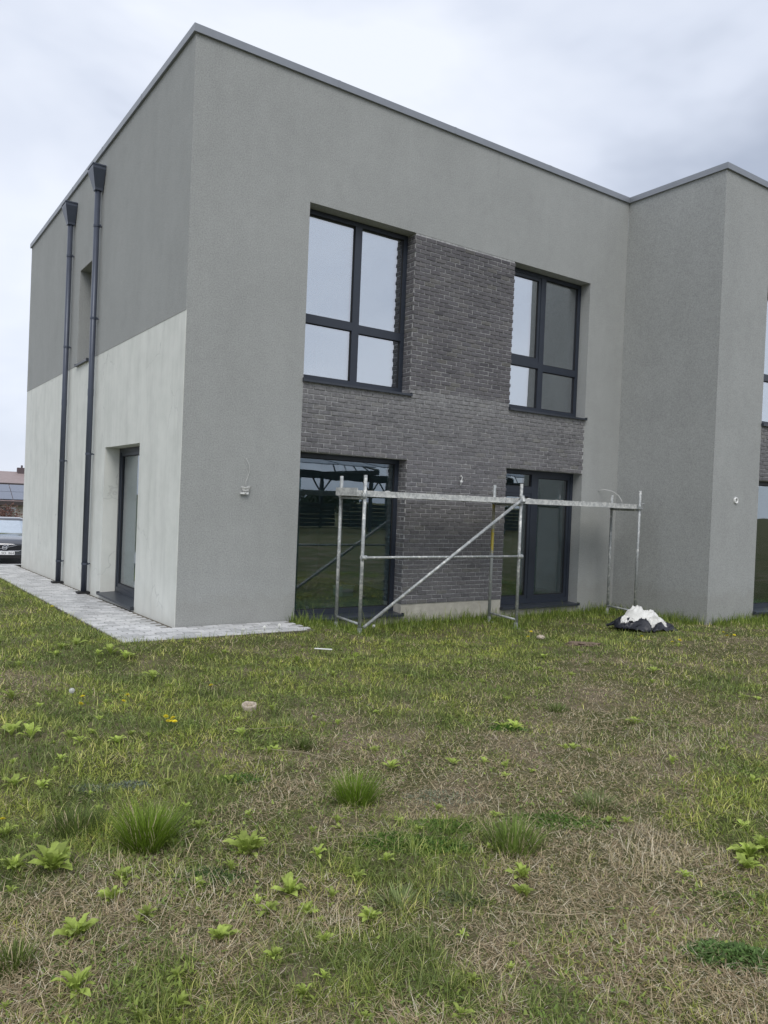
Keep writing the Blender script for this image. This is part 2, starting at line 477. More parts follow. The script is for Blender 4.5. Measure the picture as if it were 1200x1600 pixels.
def grid_wall(name, ss, ts, solid, mp, mat, d0=0.0, d1=WT):
    """wall from a grid of cells; solid(sc, tc) says which stand; faces at free edges only"""
    mb = MB(); ss = sorted(set(ss)); ts = sorted(set(ts))
    ok = lambda i, j: 0 <= i < len(ss) - 1 and 0 <= j < len(ts) - 1 and solid((ss[i] + ss[i + 1]) / 2, (ts[j] + ts[j + 1]) / 2)
    for i in range(len(ss) - 1):
        for j in range(len(ts) - 1):
            if not ok(i, j): continue
            a, b2, c, d = ss[i], ss[i + 1], ts[j], ts[j + 1]
            P = lambda s_, d_, t_: mp(s_, d_, t_)
            mb.poly([P(a, d0, c), P(b2, d0, c), P(b2, d0, d), P(a, d0, d)])
            mb.poly([P(b2, d1, c), P(a, d1, c), P(a, d1, d), P(b2, d1, d)])
            if not ok(i - 1, j): mb.poly([P(a, d1, c), P(a, d0, c), P(a, d0, d), P(a, d1, d)])
            if not ok(i + 1, j): mb.poly([P(b2, d0, c), P(b2, d1, c), P(b2, d1, d), P(b2, d0, d)])
            if not ok(i, j - 1): mb.poly([P(a, d1, c), P(b2, d1, c), P(b2, d0, c), P(a, d0, c)])
            if not ok(i, j + 1): mb.poly([P(a, d0, d), P(b2, d0, d), P(b2, d1, d), P(a, d1, d)])
    me = mb.mesh(name, fix=False)
    bm = bmesh.new(); bm.from_mesh(me); bmesh.ops.remove_doubles(bm, verts=bm.verts[:], dist=1e-5)
    bmesh.ops.recalc_face_normals(bm, faces=bm.faces[:]); bm.to_mesh(me); bm.free()
    return obj(name, me, mat, house)

def inr(v, a, b2): return a < v < b2
def front_map(y0): return lambda s_, d_, t_: (s_, y0 + d_, t_)
left_map = lambda s_, d_, t_: (d_, s_, t_)
rside_map = lambda s_, d_, t_: (W + d_, s_, t_)

class Front:
    """one bay of the street front: two windows above, two below, brick panel between"""
    def __init__(s, a, b2, c, d, y0): s.a, s.b, s.c, s.d, s.y0 = a, b2, c, d, y0
    def opening(s, x, z):
        return ((inr(x, s.a, s.b) or inr(x, s.c, s.d)) and (inr(z, S, T) or inr(z, -.04, K)))
    def brick(s, x, z):
        return (inr(x, s.b, s.c) and inr(z, Q, T)) or (inr(x, s.a, s.d) and inr(z, K, S))
    def plinth(s, x, z): return (inr(x, s.b, s.c) and z < Q) or (inr(x, s.a, s.d) and z < -.04)
F1 = Front(A, B_, C_, D_, 0.0)
F2 = Front(9.69, 11.50, 13.52, 15.37, D)
ZS = [-.45, -.04, Q, K, S, T, H]
grid_wall('wall', [0, .012, A, B_, C_, D_, W], ZS + [BAND], lambda x, z: not ((x < .012 and z < BAND) or F1.opening(x, z) or F1.brick(x, z) or F1.plinth(x, z)), front_map(0), 'render')
grid_wall('wall', [W, F2.a, F2.b, F2.c, F2.d, RX], ZS, lambda x, z: not (F2.opening(x, z) or F2.brick(x, z) or F2.plinth(x, z)), front_map(D), 'render')
for fr in (F1, F2):
    grid_wall('plinth', [fr.a, fr.b, fr.c, fr.d], ZS, fr.plinth, front_map(fr.y0 + .012), 'plinth')
# wall of the projecting volume that faces the corner
grid_wall('wall', [D + WT, -.001], [-.45, H], lambda a, b2: True, rside_map, 'render')
# left side wall: dark render above, light base coat below (4 mm lower)
DOOR = (1.69, 3.52, -.02, 2.36)
LWIN = (4.80, 5.65, 3.955, 5.68)
def lop(y, z): return (inr(y, DOOR[0], DOOR[1]) and inr(z, DOOR[2], DOOR[3])) or (inr(y, LWIN[0], LWIN[1]) and inr(z, LWIN[2], LWIN[3]))
YS = [WT, DOOR[0], DOOR[1], LWIN[0], LWIN[1], LEN]
grid_wall('wall', YS, [BAND, LWIN[2], LWIN[3], H], lambda y, z: z > BAND and not lop(y, z), left_map, 'render', 0, WT)
ub = grid_wall('unpainted_wall', [.003] + YS, [-.45, DOOR[2], DOOR[3], BAND], lambda y, z: z < BAND and not lop(y, z), left_map, 'base', .004, WT)
ub['label'] = 'pale streaked base coat on the lower side wall'
# corner return: the strip of the front wall seen on the side above the band
# (the front wall's own end face already closes it)
# back wall, far end wall, roof
MB().box(WT, RX, LEN - WT, LEN, -.45, H).build('wall', 'render', house)
MB().box(RX - WT, RX, D + WT, LEN - WT, -.45, H).build('wall', 'render', house)
MB().box(WT, RX - WT, WT, LEN - WT, 6.75, 6.95).build('roof_deck', 'roofing', house)
MB().box(W + WT, RX - WT, D + WT, WT, 6.75, 6.95).build('roof_deck', 'roofing', house)

# coping: one folded steel cap per run, mitred
pts = [(0, LEN), (0, 0), (W, 0), (W, D), (RX, D)]
oo, ii = -.035, .44
ends = {0: ((oo, LEN + .035), (ii, LEN + .035)), 4: ((RX + .035, D + oo), (RX + .035, D + ii))}
def cpt(i, off):
    if i in ends: return ends[i][0] if off == oo else ends[i][1]
    return (pts[i][0] + off, pts[i][1] + off)
for i in range(4):
    o0, o1, n0, n1 = cpt(i, oo), cpt(i + 1, oo), cpt(i, ii), cpt(i + 1, ii)
    mb = MB()
    zl, zh = H - .010, H + .088
    mb.quadbox([(*o0, zl), (*o1, zl), (*n1, H + .0), (*n0, H + .0), (*o0, zh), (*o1, zh), (*n1, zh - .03), (*n0, zh - .03)])
    cp = mb.build('coping', 'coping', house)
    # standing seams where lengths of sheet meet
    ln = math.dist(o0, o1); nseg = max(1, round(ln / 2.0))
    dx, dy = (o1[0] - o0[0]) / ln, (o1[1] - o0[1]) / ln
    for k in range(1, nseg):
        s_ = ln * k / nseg
        x, y = o0[0] + dx * s_, o0[1] + dy * s_
        px, py = (dy, -dx)
        if (px * (o0[0] - n0[0]) + py * (o0[1] - n0[1])) < 0: px, py = -px, -py
        MB().quadbox([(x - dx * .02 + px * q, y - dy * .02 + py * q, z) for z in (zl + .004, zh + .002) for q in (.0015,)] and
                     [(x - dx * .02 + px * .002, y - dy * .02 + py * .002, zl + .004), (x + dx * .02 + px * .002, y + dy * .02 + py * .002, zl + .004),
                      (x + dx * .02 - px * .1, y + dy * .02 - py * .1, zl + .004), (x - dx * .02 - px * .1, y - dy * .02 - py * .1, zl + .004),
                      (x - dx * .02 + px * .002, y - dy * .02 + py * .002, zh + .002), (x + dx * .02 + px * .002, y + dy * .02 + py * .002, zh + .002),
                      (x + dx * .02 - px * .1, y + dy * .02 - py * .1, zh + .0), (x - dx * .02 - px * .1, y - dy * .02 - py * .1, zh + .0)]).build('seam', 'coping', cp)

# ---- windows
def window(mp, s0, s1, t0, t1, dep, cols, rows, sash=(), name='window', fw=.065, step=None, sill=True, label=None, proj=.05):
    """mp maps (along, depth, up). cols/rows: mullion and transom centres. sash: cells with an opening leaf"""
    w = bpy.data.objects.new(name, None); col.objects.link(w); w.parent = house
    if label: w['label'] = label
    d0, d1 = dep, dep + .075
    f = MB()
    f.box(s0, s0 + fw, d0, d1, t0, t1, mp); f.box(s1 - fw, s1, d0, d1, t0, t1, mp)
    f.box(s0 + fw, s1 - fw, d0, d1, t0, t0 + fw * 1.25, mp); f.box(s0 + fw, s1 - fw, d0, d1, t1 - fw, t1, mp)
    f.build('frame', 'frame', w)
    hw = .058
    for c in cols:
        MB().box(c - hw, c + hw, d0 + .002, d1 - .002, t0 + fw * 1.25, t1 - fw, mp).build('mullion', 'frame', w)
    se = [s0 + fw] + [x for c in cols for x in (c - hw, c + hw)] + [s1 - fw]
    for ci in range(len(cols) + 1):
        a, b2 = se[2 * ci], se[2 * ci + 1]
        rr = rows[ci]
        for r in rr:
            MB().box(a, b2, d0 + .003, d1 - .003, r - hw, r + hw, mp).build('transom', 'frame', w)
        te = [t0 + fw * 1.25] + [x for r in rr for x in (r - hw, r + hw)] + [t1 - fw]
        for ri in range(len(rr) + 1):
            c, d = te[2 * ri], te[2 * ri + 1]
            ax, bx, cx, dx = a, b2, c, d
            if (ci, ri) in sash:
                q = .055
                sm = MB()
                sm.box(a, a + q, d0 + .012, d1 + .01, c, d, mp); sm.box(b2 - q, b2, d0 + .012, d1 + .01, c, d, mp)
                sm.box(a + q, b2 - q, d0 + .012, d1 + .01, c, c + q, mp); sm.box(a + q, b2 - q, d0 + .012, d1 + .01, d - q, d, mp)
                sm.build('sash', 'frame', w)
                ax, bx, cx, dx = a + q, b2 - q, c + q, d - q
            MB().box(ax - .006, bx + .006, d0 + .036, d0 + .060, cx - .006, dx + .006, mp).build('pane', 'glass' if t0 > 3 else 'glass_clear', w)
            gk = MB()
            e_ = .012
            gk.box(ax, ax + e_, d0 + .026, d0 + .0355, cx, dx, mp); gk.box(bx - e_, bx, d0 + .026, d0 + .0355, cx, dx, mp)
            gk.box(ax + e_, bx - e_, d0 + .026, d0 + .0355, cx, cx + e_, mp); gk.box(ax + e_, bx - e_, d0 + .026, d0 + .0355, dx - e_, dx, mp)
            gk.build('gasket', 'black', w)
    # folded sheet sill with upturned ends
    if sill:
        zt = t0 - .002 if step is None else step
        sm = MB()
        c8 = [(s0 - .012, -proj, zt - .045), (s1 + .012, -proj, zt - .045), (s1 + .012, dep - .002, zt - .03), (s0 - .012, dep - .002, zt - .03),
              (s0 - .012, -proj, zt - .014), (s1 + .012, -proj, zt - .014), (s1 + .012, dep - .002, zt), (s0 - .012, dep - .002, zt)]
        sm.quadbox([mp(*p) for p in c8])
        so = sm.build('sill', 'sillmetal', w)
        for e0 in (s0 - .016, s1 + .006):
            MB().box(e0, e0 + .010, -proj - .002, -.003, zt - .047, zt + .004, mp).build('end_cap', 'sillmetal', w)
    return w

RV = .205
for fr in (F1, F2):
    fm = front_map(fr.y0)
    mu = fr.a + .93
    window(fm, fr.a + .002, fr.b - .002, S + .014, T - .002, RV, [mu], [[4.175], [4.155]])
    window(fm, fr.c + .002, fr.d - .002, S + .014, T - .002, RV, [fr.c + .90], [[4.13], [4.095]], {(0, 1)})
    window(fm, fr.a + .002, fr.b - .002, .012, K - .002, RV, [], [[]], {(0, 0)} if False else set(), name='glazed_door', step=.01, proj=.06, label='wide fixed ground floor pane behind the scaffold' if fr is F1 else None)
    window(fm, fr.c + .002, fr.d - .002, .012, K - .002, RV, [fr.c + .865], [[1.97], []], {(1, 0), (0, 0)}, name='glazed_door', step=.01, proj=.06)
window(left_map, DOOR[0] + .002, DOOR[1] - .002, .03, DOOR[3] - .002, .235, [], [[]], {(0, 0)}, name='glazed_door', step=.028, proj=.05)
window(left_map, LWIN[0] + .002, LWIN[1] - .002, LWIN[2] + .012, LWIN[3] - .002, .235, [], [[]], {(0, 0)}, proj=.045)

# ---- brick panels
COURSE, PITCH, JT = .0658, .1925, .0125
def brick_variant(i, w, h, dp=.024):
    r = random.Random(100 + i)
    ch = .0035
    def j(a): return (r.random() - .5) * a
    # back ring, front-edge ring, face ring
    rings = []
    for inset, y in ((0, dp), (0, ch), (ch, 0)):
        ring = []
        n = [(-w / 2 + inset, -h / 2 + inset), (0, -h / 2 + inset), (w / 2 - inset, -h / 2 + inset),
             (w / 2 - inset, h / 2 - inset), (0, h / 2 - inset), (-w / 2 + inset, h / 2 - inset)]
        for (x, z) in n: ring.append((x + j(.004), y + (j(.003) if y == 0 else 0), z + j(.0035)))
        rings.append(ring)
    v = [p for rg in rings for p in rg]; f = []
    for a in range(2):
        for k in range(6):
            k2 = (k + 1) % 6
            f.append((a * 6 + k, a * 6 + k2, (a + 1) * 6 + k2, (a + 1) * 6 + k))
    f.append((12, 13, 16, 17)); f.append((13, 14, 15, 16))
    return np.array(v), f
FULL_W, BH = PITCH - JT, COURSE - JT
variants = [brick_variant(i, FULL_W, BH) for i in range(7)]
var_me = []
for i, (v, f) in enumerate(variants):
    me = bpy.data.meshes.new('brick'); me.from_pydata([tuple(p) for p in v], [], f)
    bm = bmesh.new(); bm.from_mesh(me); bmesh.ops.recalc_face_normals(bm, faces=bm.faces[:]); bm.to_mesh(me); bm.free()
    me.materials.append(M['brick']); var_me.append(me)

def lay_bricks(fr):
    """list of (cx, y, cz, width, height, facing) ; facing 0 = front, 1 = faces -x, 2 = faces +x"""
    out = []
    nrow = int(math.ceil((T - Q) / COURSE))
    for r in range(nrow):
        z0 = Q + r * COURSE + JT / 2; z1 = min(z0 + BH, T - .004)
        if z1 - z0 < .015: continue
        zc = (z0 + z1) / 2
        wide = K - .001 < zc < S + .001
        x0, x1 = (fr.a, fr.d) if wide else (fr.b, fr.c)
        off = 0 if r % 2 else PITCH / 2
        off += random.uniform(-.006, .006)
        x = fr.b - off - 12 * PITCH
        while x < x1:
            ov = .007 if not wide else -.001
            a, b2 = max(x + JT / 2, x0 - ov), min(x + PITCH - JT / 2, x1 + ov)
            if b2 - a > .02: out.append(((a + b2) / 2, 0, zc, b2 - a, z1 - z0, 0))
            x += PITCH
        if not wide:
            for side, xx in ((1, fr.b), (2, fr.c)):
                y = .022; first = True
                L1 = FULL_W * (.48 if r % 2 else .98)
                while y < RV - .004:
                    e_ = min(y + L1, RV - .003)
                    if e_ - y > .015: out.append((xx, (y + e_) / 2, zc, e_ - y, z1 - z0, side))
                    y = e_ + JT; L1 = FULL_W
    return out

def place(o, bk, fr, jit=True):
    cx, y, cz, w, h, side = bk
    sx, sz = w / FULL_W, h / BH
    pr = random.uniform(-.0045, .0035)
    if side == 0: o.location = (cx, fr.y0 - .006 + pr, cz); o.rotation_euler = (random.uniform(-.01, .01), random.uniform(-.008, .008), random.uniform(-.006, .006))
    elif side == 1: o.location = (cx - .006 + pr, fr.y0 + y, cz); o.rotation_euler = (0, random.uniform(-.01, .01), -math.pi / 2)
    else: o.location = (cx + .006 + pr, fr.y0 + y, cz); o.rotation_euler = (0, random.uniform(-.01, .01), math.pi / 2)
    o.scale = (sx, 1, sz)

for fr in (F1, F2):
    bed = MB()
    ssx = [fr.a, fr.b, fr.c, fr.d]
    bedo = grid_wall('brick_cladding', ssx, ZS, fr.brick, front_map(fr.y0), 'mortar', .004, WT)
    bks = lay_bricks(fr)
    bks.sort(key=lambda q: (Vector((q[0], fr.y0 + q[1], q[2])) - CAM).length + (0 if q[5] != 2 else 100))
    nobj = 300 if fr is F1 else 0
    for q in bks[:nobj]:
        o = bpy.data.objects.new('brick', random.choice(var_me)); col.objects.link(o); o.parent = bedo
        place(o, q, fr)
    V = []; Fc = []; TI = []; off = 0
    dummy = bpy.data.objects.new('tmp', None)
    for q in bks[nobj:]:
        v, f = variants[random.randrange(len(variants))]
        place(dummy, q, fr)
        mtx = Matrix.LocRotScale(dummy.location, dummy.rotation_euler, dummy.scale)
        R3 = np.array(mtx.to_3x3()); tr_ = np.array(mtx.translation)
        V.append(v @ R3.T + tr_); Fc += [tuple(i + off for i in ff) for ff in f]; off += len(v)
        TI += [random.random()] * len(v)
    bpy.data.objects.remove(dummy)
    me = bpy.data.meshes.new('brickwork'); me.from_pydata([tuple(p) for p in np.concatenate(V)], [], Fc)
    at = me.attributes.new('tint', 'FLOAT', 'POINT'); at.data.foreach_set('value', np.array(TI, dtype=np.float32))
    bm = bmesh.new(); bm.from_mesh(me); bmesh.ops.recalc_face_normals(bm, faces=bm.faces[:]); bm.to_mesh(me); bm.free()
    bo = obj('brickwork', me, 'brick_attr', bedo); bo['kind'] = 'stuff'

# ---- rooms behind the glass
def room_box(name, x0, x1, y0, y1, z0, z1, mat): return MB().box(x0, x1, y0, y1, z0, z1).build(name, mat, house)
room_box('floor_slab', WT + .001, W + WT - .001, WT + .001, LEN - WT - .001, -.30, -.005, 'screed')
room_box('floor_slab', W + WT, RX - WT - .001, D + WT + .001, LEN - WT - .001, -.30, -.006, 'screed')
room_box('upper_floor', WT + .001, W + WT - .001, WT + .001, LEN - WT - .001, 2.62, 2.98, 'interior')
room_box('upper_floor', W + WT, RX - WT - .001, D + WT + .001, LEN - WT - .001, 2.62, 2.979, 'interior')
room_box('partition', WT + .002, RX - WT - .002, 5.2, 5.35, -.004, 2.619, 'interior')
room_box('partition', WT + .002, RX - WT - .002, 4.6, 4.75, 2.981, 6.749, 'interior')
room_box('partition', 4.42, 4.55, WT + .002, 4.599, 2.981, 6.748, 'interior')
room_box('partition', 5.0, 5.13, 2.2, 5.199, -.003, 2.618, 'interior')
room_box('partition', 5.131, W + .2, 2.9, 3.03, -.0025, 2.6185, 'interior')
room_box('partition', W + WT - .2, W + WT - .05, .0 + WT + .003, 5.198, -.003, 2.617, 'interior')
room_box('partition', W + WT - .2, W + WT - .05, .0 + WT + .003, 4.598, 2.982, 6.747, 'interior')
room_box('ceiling', WT + .002, RX - WT - .003, WT + .003, LEN - WT - .003, 6.05, 6.15, 'interior')

# ------------------------------------------------------------------ paved strip
path = thing('paved_strip', None, None); path['kind'] = 'structure'
def pz(y): return -.0200 * max(y, -1)
def pav_bed(x0, x1, y0, y1):
    mb = MB()
    mb.quadbox([(x0, y0, pz(y0) - .12), (x1, y0, pz(y0) - .12), (x1, y1, pz(y1) - .12), (x0, y1, pz(y1) - .12),
                (x0, y0, pz(y0) - .012), (x1, y0, pz(y0) - .012), (x1, y1, pz(y1) - .012), (x0, y1, pz(y1) - .012)])
    return mb
pav_bed(-.86, -.001, -.82, 11.2).build('bedding', 'joint_sand', path)
pav_bed(.0, 1.54, -.82, -.001).build('bedding', 'joint_sand', path)
PL, PW = .20, .10
def pav_variant(i):
    r = random.Random(i); g = .0075; ch = .006
    w, l = PW / 2 - g, PL / 2 - g
    mb = MB(); rings = []
    for ins, z in ((0, -.06), (0, -ch), (ch, 0)):
        rings.append([(sx * (w - ins) + r.uniform(-.001, .001), sy * (l - ins) + r.uniform(-.001, .001), z + (r.uniform(-.001, .001) if z == 0 else 0)) for sx, sy in ((-1, -1), (1, -1), (1, 1), (-1, 1))])
    mb.loft(rings)
    return mb
pvar = [pav_variant(i) for i in range(5)]
pvm = [p.mesh('paver') for p in pvar]
for m_ in pvm: m_.materials.append(M['paver'])
plist = []
y = -.81
row = 0
while y < 11.1:                                       # courses run across the strip, staggered
    off = 0 if row % 2 else .10
    x = -.85 - off
    while x < (1.53 if y < -.08 else -.03):
        cx = x + .10
        if (cx - .09 > -.87) and (cx + .09 < (1.56 if y < -.02 else .012)): plist.append((cx, y + .05, math.pi / 2, 1.0))
        elif cx - .09 <= -.87 and cx + .1 > -.8: plist.append(((-.86 + x + .2) / 2, y + .05, math.pi / 2, max(.2, (x + .2 + .86) / .2)))
        x += .20
    y += .10; row += 1
plist = [p for p in plist if not (p[0] > -.005 and p[1] > -.04)]
plist.sort(key=lambda p: (p[0] - CAM.x) ** 2 + (p[1] - CAM.y) ** 2)
PV = []; PF = []; PT = []; po = 0
for i, (x, y, rz, sc) in enumerate(plist):
    zj = random.uniform(-.003, .003); tx, ty = random.uniform(-.012, .012), random.uniform(-.012, .012)
    if i < 300:
        o = bpy.data.objects.new('paver', random.choice(pvm)); col.objects.link(o); o.parent = path
        o.location = (x, y, pz(y) + zj); o.rotation_euler = (tx, ty, rz + random.uniform(-.01, .01)); o.scale = (1, sc, 1)
    else:
        pvb = random.choice(pvar)
        c_, s_ = math.cos(rz), math.sin(rz)
        for (a, b2, c) in pvb.v:
            b2 *= sc
            PV.append((x + a * c_ - b2 * s_, y + a * s_ + b2 * c_, pz(y) + zj + c + a * ty * .5)); PT.append(0)
        t_ = random.random(); PT[-len(pvb.v):] = [t_] * len(pvb.v)
        PF += [tuple(i2 + po for i2 in f) for f in pvb.f]; po += len(pvb.v)
mb = MB(); mb.v = PV; mb.f = PF
me = mb.mesh('paver_field')
at = me.attributes.new('tint', 'FLOAT', 'POINT'); at.data.foreach_set('value', np.array(PT, dtype=np.float32))
obj('paver_field', me, 'paver_attr', path)['kind'] = 'stuff'
# yard beyond the house where the car stands
mb = MB()
for (y0, y1) in ((11.2, 12.2), (12.2, 13.4), (13.4, 14.6), (14.6, 15.8), (15.8, 17.), (17., 21)):
    z0, z1 = float(terr(-8, y0)) + .06, float(terr(-8, y1)) + .06
    if y0 == 11.2: z0 = pz(11.2) - .004
    mb.poly([(-6, y0, z0), (14, y0, z0), (14, y1, z1), (-6, y1, z1)])
yard = mb.build('yard_paving', 'paver', None, fix=False); yard['kind'] = 'structure'

# ------------------------------------------------------------------ downpipes
def downpipe(y, ztop, label):
    zb = pz(y)
    d = thing('downpipe', label, 'downpipe', (0, y, 0), 0, 'downpipes on the side wall')
    x = -.085; r = .047
    MB().tube((x, 0, zb + .03), (x, 0, ztop - .36), r, 18).build('pipe', 'pipe', d, smooth=False)
    for o in d.children:
        for p in o.data.polygons: p.use_smooth = len(p.vertices) == 4
    # trapezoid hopper with a rim
    mb = MB()
    rings = []
    for z, hy, x0, x1 in ((ztop - .37, .062, -.145, -.022), (ztop - .33, .066, -.15, -.015), (ztop - .05, .165, -.215, -.006), (ztop, .165, -.215, -.006)):
        rings.append([(x0, -hy, z), (x1, -hy, z), (x1, hy, z), (x0, hy, z)])
    mb.loft(rings)
    hp = mb.build('hopper', 'pipe', d)
    MB().box(-.225, -.004, -.175, .175, ztop + .001, ztop + .022).build('hopper_rim', 'pipe', hp)
    zs = [ztop - .95, 4.55 if y < 6 else 4.35, 2.27 if y < 6 else 2.2, .42 if y < 6 else .30]
    for z in zs:
        bk = MB().tube((x, 0, z - .018), (x, 0, z + .018), r + .006, 18).build('bracket', 'pipe', d)
        MB().box(-.04, .006, -.012, .012, z - .01, z + .01).box(-.05, -.03, -.075, -.05, z - .012, z + .012).build('clip', 'pipe', bk)
    # joint sleeve and shoe
    MB().tube((x, 0, 3.25), (x, 0, 3.36), r + .003, 18).build('sleeve', 'pipe', d)
    MB().box(x - .11, x + .09, -.08, .08, zb + .006, zb + .035).build('drain_shoe', 'black', d)
downpipe(4.22, 7.05, 'anthracite downpipe with hopper nearer the house corner, crossing the side window')
downpipe(6.20, 7.02, 'anthracite downpipe with hopper farther along the side wall, left of the side window')

# ------------------------------------------------------------------ scaffold
sc_ = thing('scaffold', 'low galvanised tube scaffold with plaster splashed steel deck in front of the brick panel', 'scaffold')
XS = (2.13, 4.93, 7.74); YF, YB, ZD = -.95, -.36, 1.80
tops = {(0, 0): 2.00, (0, 1): 1.99, (1, 0): 2.02, (1, 1): 2.00, (2, 0): 2.03, (2, 1): 1.95}
for i, x in enumerate(XS):
    for j, y in enumerate((YF, YB)):
        zt = tops[(i, j)]
        lean = random.uniform(-.012, .012)
        zg = float(terr(x, y)) - .02
        pm = 'galv_y' if (i, j) == (1, 1) else 'galv'
        po_ = MB().tube((x + lean, y, zg), (x, y, zt), .024, 12).build('pole', pm, sc_)
        if pm == 'galv_y': po_['label'] = 'pole with flaking yellow paint'
        for p in po_.data.polygons: p.use_smooth = len(p.vertices) == 4
    for y in (YF, YB):
        zg = float(terr(x, y))
        MB().box(x - .06, x + .06, y - .06, y + .06, zg + .004, zg + .012).tube((x, y, zg + .012), (x, y, zg + .09), .031, 12).build('base_plate', 'galv', sc_)
    zc = float(terr(x, (YF + YB) / 2)) + .14
    MB().tube((x, YF, zc - .01), (x, YB, zc + .01), .017, 10).build('crossbar', 'galv', sc_, smooth=True)
    MB().tube((x, YF - .02, ZD - .10), (x, YB + .02, ZD - .10), .02, 10).build('crossbar', 'galv', sc_, smooth=True)
    for y in (YF, YB):
        MB().tube((x, y, ZD - .10), (x, y, ZD - .03), .034, 10).box(x - .05, x + .05, y - .045, y + .02, ZD - .08, ZD - .05).build('coupler', 'galv', sc_)
# decks: two planks a bay, folded lips, butted over the crossbars
for i in range(2):
    x0, x1 = XS[i] + .03, XS[i + 1] - .02
    if i == 0: x0 -= .12
    if i == 1: x1 += .0
    for j, (y0, y1) in enumerate(((YF + .035, -.665), (-.655, YB - .035))):
        mb = MB()
        mb.box(x0, x1, y0, y1, ZD - .006, ZD)
        mb.box(x0, x1, y0, y0 + .012, ZD - .068, ZD - .0062); mb.box(x0, x1, y1 - .012, y1, ZD - .068, ZD - .0062)
        mb.box(x0, x0 + .01, y0 + .0122, y1 - .0122, ZD - .05, ZD - .0062); mb.box(x1 - .01, x1, y0 + .0122, y1 - .0122, ZD - .05, ZD - .0062)
        mb.box(x0, x1, y0 - .006, y0 + .03, ZD - .078, ZD - .0682)
        k = x0 + .35
        while k < x1 - .2:
            mb.box(k, k + .03, y0 + .0123, y1 - .0123, ZD - .035, ZD - .0063); k += .5
        mb.build('deck_plank', 'deck', sc_)
    # dried plaster lumps on the deck
    for k in range(14):
        px, py = random.uniform(x0, x1), random.uniform(YF + .05, YB - .06)
        lump = MB(); rr = random.uniform(.012, .04)
        rings = []
        for z, q in ((0, 1.), (.35, .8), (.6, .35)):
            rings.append([(px + math.cos(a) * rr * q * random.uniform(.7, 1.2), py + math.sin(a) * rr * q * random.uniform(.7, 1.2), ZD + .001 + z * rr * .5) for a in [n * math.pi / 3.5 for n in range(7)]])
        lump.loft(rings).build('plaster_lump', 'deck', sc_)
# toe end board at the left with splashes
MB().box(XS[0] - .105, XS[0] - .092, YF + .03, YB - .03, ZD - .075, ZD + .03).build('end_board', 'deck', sc_)
MB().tube((XS[0], YF - .03, .93), (XS[1], YF - .03, .93), .017, 10).build('ledger', 'galv', sc_, smooth=True)
for x in (XS[0], XS[1]):
    MB().tube((x - .04, YF - .03, .93), (x + .04, YF - .03, .93), .03, 10).build('coupler', 'galv', sc_)
MB().tube((XS[0] + .03, YF - .045, float(terr(XS[0], YF)) + .10), (XS[1] - .01, YF - .045, ZD - .01), .023, 12).build('brace', 'galv', sc_, smooth=True)
MB().tube((XS[1], YF - .05, ZD - .06), (XS[1], YF - .015, ZD + .03), .04, 10).build('coupler', 'galv', sc_)
MB().tube((XS[2], YF - .002, ZD + .0), (XS[2] + .1, YF - .01, ZD + .01), .012, 8).build('pin', 'galv', sc_)

# ------------------------------------------------------------------ small fittings on the walls
wv = thing('dangling_cable', 'thin pale cable with white connector hanging on the blank render left of the windows', 'cable', (.88, 0, 1.7))
MB().path([(.01, .004, .46), (.0, -.02, .44), (.03, -.03, .38), (.045, -.03, .30), (.02, -.03, .22), (-.01, -.035, .15), (.0, -.04, .09), (-.03, -.05, .06)], .0032).build('cable', 'wire', wv, smooth=True)
mb = MB()
for k in range(5):
    z = .085 - k * .018
    mb.path([(-.07 + k * .008, -.03, z), (-.02, -.055, z - .012 + (k % 2) * .01), (.04, -.04, z + .008), (.075 - k * .01, -.03, z - .006)], .006)
mb.build('coiled_ends', 'wire', wv, smooth=True)
MB().box(-.075, .03, -.05, -.012, -.012, .012).build('connector', 'white_plastic', wv)

jb = thing('junction_ring', 'white round socket ring on the projecting wall at right', 'socket', (8.99, D, 1.93))
mb = MB(); rings = []
for r, y in ((.052, 0), (.054, -.022), (.050, -.027), (.036, -.027), (.034, -.008)):
    rings.append([(math.cos(a) * r, y, math.sin(a) * r) for a in [k * 2 * math.pi / 24 for k in range(24)]])
mb.loft(rings, caps=False).build('ring', 'white_plastic', jb, smooth=True)
MB().tube((0, -.001, 0), (0, -.009, 0), .036, 20).build('back', 'render', jb)

lp = thing('wall_wire', 'short white wire loop poking out of the brick above the scaffold deck', 'wire', (4.50, -.012, 2.05))
MB().path([(0, .01, .05), (.01, -.03, .075), (.028, -.035, .05), (.02, -.035, .01), (.0, -.03, -.01), (.012, -.03, -.05), (.0, -.03, -.08)], .007).build('loop', 'wire', lp, smooth=True)
MB().box(-.008, .028, -.045, -.022, -.03, .0).build('tag', 'white_plastic', lp)

cw = thing('loose_wire', 'thin grey wire arching from the wall down to the right end of the scaffold deck', 'wire', (7.80, 0, 0))
MB().path([(-.02, -.002, 2.03), (.06, -.10, 2.05), (.12, -.22, 2.02), (.15, -.33, 1.95), (.155, -.40, 1.86), (.15, -.42, 1.80)], .006).build('wire', 'wire', cw, smooth=True)

